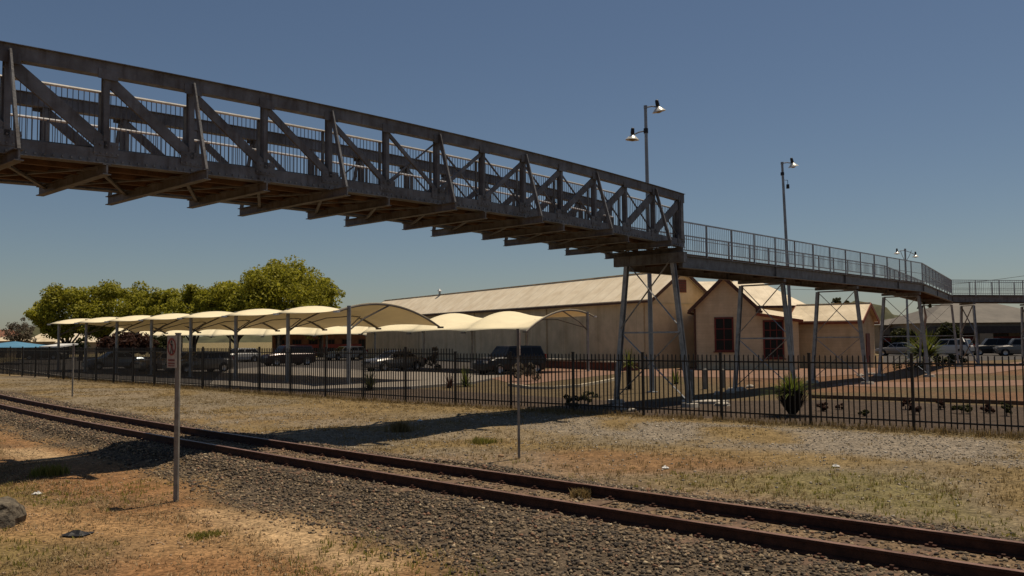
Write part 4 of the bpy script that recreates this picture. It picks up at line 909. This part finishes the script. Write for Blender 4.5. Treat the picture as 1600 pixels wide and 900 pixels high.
shrub(1440, 578, 1.6, .5, 'low green ground bush under the palm like clump', 'leafdark', 75, 1200, .1)
# weeds on the verge beside the shadow and foreground
for i, (a, b_, c_, d_, lab) in enumerate([(755, 692, .28, .10, 'low yellow green weed at the edge of the bridge shadow on the verge'), (76, 745, .26, .13, 'bushy weed at the edge of the bridge shadow on the left'), (625, 672, .25, .20, 'tuft of dry weed where the bridge shadow meets the verge grass'), (908, 776, .11, .09, 'small dry weed growing between the rails'), (318, 836, .24, .035, 'green weed on the orange dirt right of the sign post')]):
    b = gnd(a, b_, .0 if i != 3 else .15); r = thing('weed', (b.x, b.y, 0), lab, 'weed'); z0 = float(gz(b.x, b.y))
    g = np.random.default_rng(90+i); k = 160; X_ = b.x+g.normal(0, c_*.5, k); Y_ = b.y+g.normal(0, c_*.5, k)
    o = blades('leaves', X_, Y_, np.full(k, d_), .014, M['greenblade'] if i not in (2, 3) else M['straw'], 3, .8); o.data.transform(Matrix.Translation((-b.x, -b.y, 0))); o.parent = r

# ------------------------------------------------------------------ garden bits
def rock(px, base, sx_, sy_, sz_, label, m='stonebig', seed=1, cat='rock', name='rock', group=None, sink=.3):
    b = gnd(px, base); me = bpy.data.meshes.new(name); import bmesh
    bm = bmesh.new(); bmesh.ops.create_icosphere(bm, subdivisions=3, radius=1); g = random.Random(seed); o1 = Vector((g.random()*9, g.random()*9, g.random()*9))
    from mathutils import noise as mn
    for v in bm.verts:
        k = 1+.35*mn.noise(v.co*1.3+o1)+.18*mn.noise(v.co*3.1+o1)
        c_ = v.co*k; c_.z = max(c_.z, -.5); c_ = Vector([math.copysign(abs(t)**.8, t) for t in c_]); v.co = Vector((c_.x*sx_, c_.y*sy_, c_.z*sz_))
    bm.to_mesh(me); bm.free(); me.materials.append(M[m]); o = bpy.data.objects.new(name, me); COL.objects.link(o)
    o.location = (b.x, b.y, float(gz(b.x, b.y))+sz_*(1-2*sink)*.5); o.rotation_euler = (0, 0, g.uniform(-.3, .3)); return tag(o, label, cat, group)
rock(-16, 823, .34, .32, .26, 'large grey lichen covered rock at the left edge of the foreground', seed=5, sink=.22)
rock(966, 640, .22, .2, .14, 'pale limestone boulder at the foot of the fence by the truss trestle', 'palerock' if 'palerock' in M else 'concrete', 6)
rock(984, 643, .18, .15, .10, 'smaller pale boulder right beside the limestone boulder', 'concrete', 7)
rock(1128, 634, .25, .2, .10, 'low pale stone at the end of the concrete slab', 'concrete', 9)
rock(783, 713, .06, .05, .05, 'reddish stone on the gravel beside the thin sign post', 'dirtstone', 12)
for i, (a, b_) in enumerate([(1122, 617), (1140, 614), (1158, 610), (1172, 606), (1345, 588), (1360, 586), (1420, 577)]):
    rock(a, b_, .16+.05*(i % 3), .15, .12, ['first of the garden stones right of the concrete slab', 'second of the garden stones, a squarish one', 'third of the garden stones beside the bent leg', 'last of the garden stones before the ramp shadow', 'pale stone by the end of the ramp shadow', 'paler twin stone at the ramp shadow end', 'stone under the ramp bend trestle'][i], 'concrete', 20+i, group='pale garden stones')
sb = gnd(1095, 630); m_ = MB(); m_.prism([sb+Vector((x_, y_, -.1)) for x_, y_ in ((-.7, -.35), (.6, -.45), (1.0, .1), (.4, .5), (-.6, .45))], (0, 0, .19)); tag(m_.build('concrete_slab', M['concrete'], org=vz(sb, 0)), 'pale irregular concrete slab on the garden bed behind the fence', 'slab')
for i, (a, b_, h) in enumerate([(1081, 622, 1.05), (1102, 608, .9), (1129, 606, .85)]):
    b = gnd(a, b_); m_ = MB(); m_.tube([(b.x, b.y, -.1), (b.x, b.y, h-.06), (b.x, b.y, h)], [.09, .09, .05], 10)
    tag(m_.build('bollard', M['galv2'], org=vz(b, 0)), ['grey bollard nearest the fence beside the trestle leg', 'grey bollard behind the concrete slab', 'grey bollard furthest right, by the garden stones'][i], 'bollard', 'grey bollards in the garden')
def kerb(name, pxs, label, m='concrete', w_=.13, h=.13):
    m_ = MB(); P_ = [gnd(*p) for p in pxs]
    for a, b in zip(P_, P_[1:]): m_.bar(vz(a, h/2-.02), vz(b, h/2-.02), w_, h+.04)
    tag(m_.build(name, M[m], org=vz(P_[0], 0)), label, 'edging')
M['edging'] = mat('cream_concrete_edging', (.58, .50, .36), .9)
kerb('garden_edging', [(795, 603), (830, 608), (865, 608), (905, 605), (940, 599), (962, 594)], 'cream concrete edging curving round the garden bed before the brick path', 'edging')
kerb('car_park_kerb', [(-20, 574), (120, 593), (300, 605), (480, 612), (640, 608), (742, 600)], 'pale kerb along the fence side of the car park')
kerb('timber_edging', [(1268, 622), (1330, 624), (1400, 626), (1520, 630), (1680, 636)], 'dark timber edging along the mulch bed on the right', 'timber')
# litter and scraps in front
def scrap(name, px, base, label, cat, m, w_, l_, h_, seed):
    b = gnd(px, base); g = random.Random(seed); m_ = MB(); z0 = float(gz(b.x, b.y)); n = 7; V = []; F = []
    for i in range(n):
        for j in range(n): V.append((b.x+(i/(n-1)-.5)*w_*(1-.3*g.random()), b.y+(j/(n-1)-.5)*l_*(1-.3*g.random()), z0+.02+h_*g.random()*math.sin(pi*i/(n-1))*math.sin(pi*j/(n-1)*.98+.03)))
    F = [(i*n+j, (i+1)*n+j, (i+1)*n+j+1, i*n+j+1) for i in range(n-1) for j in range(n-1)]
    m_.add(V, F); o = m_.build(name, m, org=Vector((b.x, b.y, z0))); o.modifiers.new('thickness', 'SOLIDIFY').thickness = .006; return tag(o, label, cat)
scrap('plastic_scrap', 120, 832, 'crumpled black plastic scrap lying on the orange dirt', 'litter', M['plastic'], .34, .26, .055, 3)
scrap('paper_litter', 58, 773, 'small white scrap of paper on the dirt near the left edge', 'litter', M['whitecap'], .14, .12, .05, 4)
scrap('paper_litter', 1040, 731, 'white scrap of litter on the verge beyond the track, left of another', 'litter', M['whitecap'], .14, .14, .06, 5)
scrap('paper_litter', 1306, 729, 'white scrap of litter further right on the verge', 'litter', M['whitecap'], .14, .13, .05, 6)
scrap('paper_litter', 656, 659, 'white scrap of litter on the verge just above the bridge shadow', 'litter', M['whitecap'], .16, .15, .06, 7)

# ------------------------------------------------------------------ cars
def paint(name, c_, metal=.2): return mat(name, c_, .3, metal, .05, 2, spec=.5)
PT = {'silver': paint('silver_car_paint', (.22, .21, .20), .5), 'maroon': paint('dark_maroon_car_paint', (.035, .014, .014)), 'grey': paint('grey_car_paint', (.14, .135, .13), .4), 'white': paint('white_car_paint', (.50, .49, .46), 0), 'black': paint('black_car_paint', (.015, .015, .017)), 'blue': paint('pale_blue_grey_car_paint', (.22, .26, .30), .4), 'champagne': paint('champagne_car_paint', (.34, .28, .22), .4)}
KINDS = {  # length, width, height, belt, bonnet height, (windscreen base, roof front, roof rear, rear glass base) as fractions of length from the front
 'sedan': (4.6, 1.78, 1.45, .95, .90, (.27, .42, .70, .84)), 'hatch': (4.2, 1.75, 1.48, .97, .92, (.27, .40, .86, .965)),
 'wagon': (4.8, 1.80, 1.52, .98, .93, (.27, .41, .90, .97)), 'suv': (4.7, 1.88, 1.80, 1.12, 1.08, (.27, .38, .92, .975)),
 'van': (4.9, 1.90, 2.00, 1.20, 1.05, (.12, .24, .96, .985)), 'ute': (5.1, 1.85, 1.72, 1.05, 1.02, (.26, .36, .56, .60))}
def car(px, base, head, kind, colr, label, Y=None):
    b = gnd(px, base) if Y is None else Vector((XA(px, Y), Y, 0)); Lc, W, H, zb, zh, fr = KINDS[kind]
    r = thing({'suv': 'off_road_car', 'ute': 'utility_truck', 'van': 'van'}.get(kind, 'car'), (0, 0, 0), label, 'van' if kind == 'van' else 'car', 'parked cars')
    X = lambda f: Lc*(.5-f)
    st = [(0, .30, zh*.62, .72), (.015, .24, zh*.80, .86), (.06, .20, zh*.92, .95), (.15, .19, zh*.97, 1), (fr[0], .19, zb*.985, 1), (.5, .19, zb, 1)]
    if kind in ('sedan',): st += [(fr[3], .19, zb*1.0, 1), (.95, .21, zb*.99, .96), (.985, .25, zb*.93, .9), (1, .33, zb*.80, .82)]
    elif kind == 'ute': st += [(.62, .2, zb, 1), (.97, .25, zb, .98), (1, .38, zb*.98, .96)]
    else: st += [(fr[2], .19, zb, .99), (.97, .22, zb, .95), (.99, .26, zb*.95, .92), (1, .34, zb*.82, .86)]
    mb = MB(); V = []; F = []
    for f, z0, z1, k in st:
        hw = W/2*k; x_ = X(f); zm = (z0+z1)/2
        ring = [(-hw*.80, z0), (hw*.80, z0), (hw*.96, z0+.10), (hw, zm), (hw*.97, z1-.10), (hw*.86, z1), (-hw*.86, z1), (-hw*.97, z1-.10), (-hw, zm), (-hw*.96, z0+.10)]
        V += [(x_, a, z) for a, z in ring]
    n = 10; ns = len(st)
    F = [(i*n+k, i*n+(k+1) % n, (i+1)*n+(k+1) % n, (i+1)*n+k) for i in range(ns-1) for k in range(n)]+[tuple(range(n))[::-1], tuple((ns-1)*n+k for k in range(n))]
    mb.add(V, F); body = mb.build('body', PT[colr], r, False)
    # cabin
    hb, ht = W/2*.90, W/2*.72; z0, z1 = zb-.03, H
    A = [(X(fr[0]), z0), (X(fr[1]), z1-.03), (X((fr[1]+fr[2])/2), z1), (X(fr[2]), z1-.04), (X(fr[3]), z0)]
    def hwz(z): return hb+(ht-hb)*(z-z0)/(z1-z0)
    cb_ = MB(); cb_.add([(x_, s*hwz(z), z) for s in (-1, 1) for x_, z in A], [(0, 1, 2, 3, 4), (9, 8, 7, 6, 5)]+[(i, i+5, i+6, i+1) for i in range(4)]+[(4, 9, 5, 0)])
    cabin = cb_.build('cabin', PT[colr], r)
    zl, zu = z0+.07, z1-.13
    def xa(z): return A[0][0]+(A[1][0]-A[0][0])*(z-z0)/(A[1][1]-z0)
    def xb(z): return A[4][0]+(A[3][0]-A[4][0])*(z-z0)/(A[3][1]-z0)
    cuts = [0, .5, 1] if kind in ('ute',) else ([0, .36, .70, 1])
    for s in (-1, 1):
        for c0, c1 in zip(cuts, cuts[1:]):
            g = MB(); q = []
            for z, e in ((zl, 0), (zu, 1)):
                f0, f1 = xa(z)-.10, xb(z)+.10; q.append([(f0+(f1-f0)*c0-(.03 if c0 else 0), s*(hwz(z)+.006), z), (f0+(f1-f0)*c1+(.03 if c1 < 1 else 0), s*(hwz(z)+.006), z)])
            g.add([q[0][0], q[0][1], q[1][1], q[1][0]], [(0, 1, 2, 3)]); g.build('side_window', M['glass'], cabin)
    for nm_, xf, dx in (('windscreen', xa, .012), ('rear_window', xb, -.012)):
        g = MB(); a_, b_ = zl-.03, z1-.10; g.add([(xf(a_)+dx, -hwz(a_)+.1, a_+.01), (xf(a_)+dx, hwz(a_)-.1, a_+.01), (xf(b_)+dx, hwz(b_)-.1, b_+.01), (xf(b_)+dx, -hwz(b_)+.1, b_+.01)], [(0, 1, 2, 3)]); g.build(nm_, M['glass'], cabin)
    if kind == 'ute':
        t = MB(); t.box((X(.80), 0, zb+.02), (Lc*.37, W*.86, .05)); t.build('tray_cover', M['plastic'], r)
    rw = .34 if kind in ('suv', 'van', 'ute') else .31
    for f in (.185, .80):
        for s in (-1, 1):
            ar = MB(); ar.lathe((X(f), s*(W/2-.06), rw+.02), [(.001, .066), (rw+.07, .066), (rw+.07, -.02)], 20, (0, s, 0)); ar.build('wheel_arch', M['plastic'], r)
            w_ = MB(); w_.lathe((X(f), s*(W/2-.16), rw), [(rw*.6, 0), (rw, .0), (rw, .19), (rw*.94, .235), (rw*.62, .24), (rw*.62, .2)], 20, (0, s, 0)); wh = w_.build('wheel', M['tyre'], r, True)
            q = MB(); q.lathe((X(f), s*(W/2-.16), rw), [(.001, .205), (rw*.2, .215), (rw*.25, .19), (rw*.5, .2), (rw*.63, .22)], 14, (0, s, 0)); q.build('rim', M['rim'], wh)
    for s in (-1, 1):
        h_ = MB(); h_.box((X(.012), s*W*.33, zh*.74), (.13, W*.2, .13)); h_.build('headlight', M['clearlens'], r)
        t_ = MB(); t_.box((X(.992), s*W*.38, zb*.82 if kind not in ('suv', 'van', 'wagon') else zb*.95), (.09, W*.11, .16 if kind in ('sedan', 'hatch', 'ute') else .34)); t_.build('tail_light', M['redlens'], r)
        m_ = MB(); m_.box((X(fr[0]+.05), s*(W/2+.06), zb+.05), (.11, .16, .12)); m_.build('mirror', PT[colr], r)
    for f, nm_ in ((-.004, 'front_bumper'), (1.004, 'rear_bumper')):
        q = MB(); q.box((X(f), 0, .42), (.07, W*.74, .17)); q.build(nm_, M['plastic'] if kind in ('suv', 'van', 'ute') else PT[colr], r)
    q = MB(); q.box((X(-.006), 0, .62), (.03, W*.36, .10)); q.build('grille', M['plastic'], r)
    r.location = (b.x, b.y, .01); r.rotation_euler = (0, 0, head); return r
hb_ = atan2(bD.y, bD.x)
car(616, 579, hb_+pi-.08, 'sedan', 'silver', 'silver sedan parked nose out before the long shed, right of the first carport post')
car(450, 571, hb_+pi-.15, 'suv', 'maroon', 'dark maroon off road car in the car park behind the second carport post')
car(311, 582, hb_+pi+.05, 'wagon', 'grey', 'grey station wagon with red tail lights under the front carport row')
car(256, 580, hb_+pi+.05, 'hatch', 'champagne', 'pale champagne hatchback left of the grey station wagon')
car(178, 577, hb_+pi-.1, 'sedan', 'blue', 'pale blue grey sedan at the left end of the row under the front carports')
car(374, 566, hb_+pi, 'hatch', 'white', 'white hatchback between the grey wagon and the maroon off road car')
car(540, 562, hb_+pi-.1, 'wagon', 'white', 'white wagon far back behind the first carport post')
car(797, 584, hb_+pi-.2, 'suv', 'black', 'black off road car at the end of the rear carports near the edged garden bed')
car(70, 562, .05, 'van', 'black', 'dark van beyond the left end of the fence')
car(1404, 556, pi-.6, 'sedan', 'silver', 'silver sedan partly hidden behind the outbuilding corner')
car(1482, 556, pi-.75, 'suv', 'white', 'white off road car parked in front of the shop with dark awning')
car(1552, 555, pi-.3, 'suv', 'black', 'black off road car left of the beige shop pillar at right')
car(1594, 556, pi-.35, 'suv', 'grey', 'grey off road car at the right edge before the shops')

# ------------------------------------------------------------------ far hills, power line
M['hill'] = mat('wooded_hill', (.075, .075, .035), .95, 0, .4, .05, bump=.6, bscale=.3)
def hills(px0, px1, Y, f, nm_):
    m_ = MB(); n = 60; V = []
    for i in range(n+1):
        px = px0+(px1-px0)*i/n; X = XA(px, Y); h = f(px)
        V += [(X, Y, -2), (X, Y+40, h*.8), (X, Y+90, h), (X, Y+300, -2)]
    m_.add(V, [(4*i+k, 4*i+4+k, 4*i+5+k, 4*i+1+k) for i in range(n) for k in range(3)]); return tag(m_.build('hills', M['hill'], None, True), nm_, 'hills', kind='structure')
hills(-500, 60, 700, lambda p: 16+9*sin(p*.013)+2.5*sin(p*.11)+1.5*sin(p*.37), 'low wooded hills on the far left horizon')
hills(1360, 1900, 620, lambda p: 20*math.exp(-((p-1412)/42)**2)+9+2*sin(p*.17)+1.2*sin(p*.5), 'low wooded hill behind the shops on the right')
hills(60, 1360, 900, lambda p: 9+3*sin(p*.02)+1.5*sin(p*.13), 'low distant rise along the horizon')
pl = MB(); a = atY(1150, 447, 170); b = atY(1760, 403, 150); P_ = [a.lerp(b, k/24)-Vector((0, 0, 2.6*4*(k/24)*(1-k/24))) for k in range(25)]; pl.tube(P_, .035, 5); 
tag(pl.build('power_line', M['plastic'], org=P_[0]), 'thin sagging power cable in the sky above the shops on the right', 'power line')
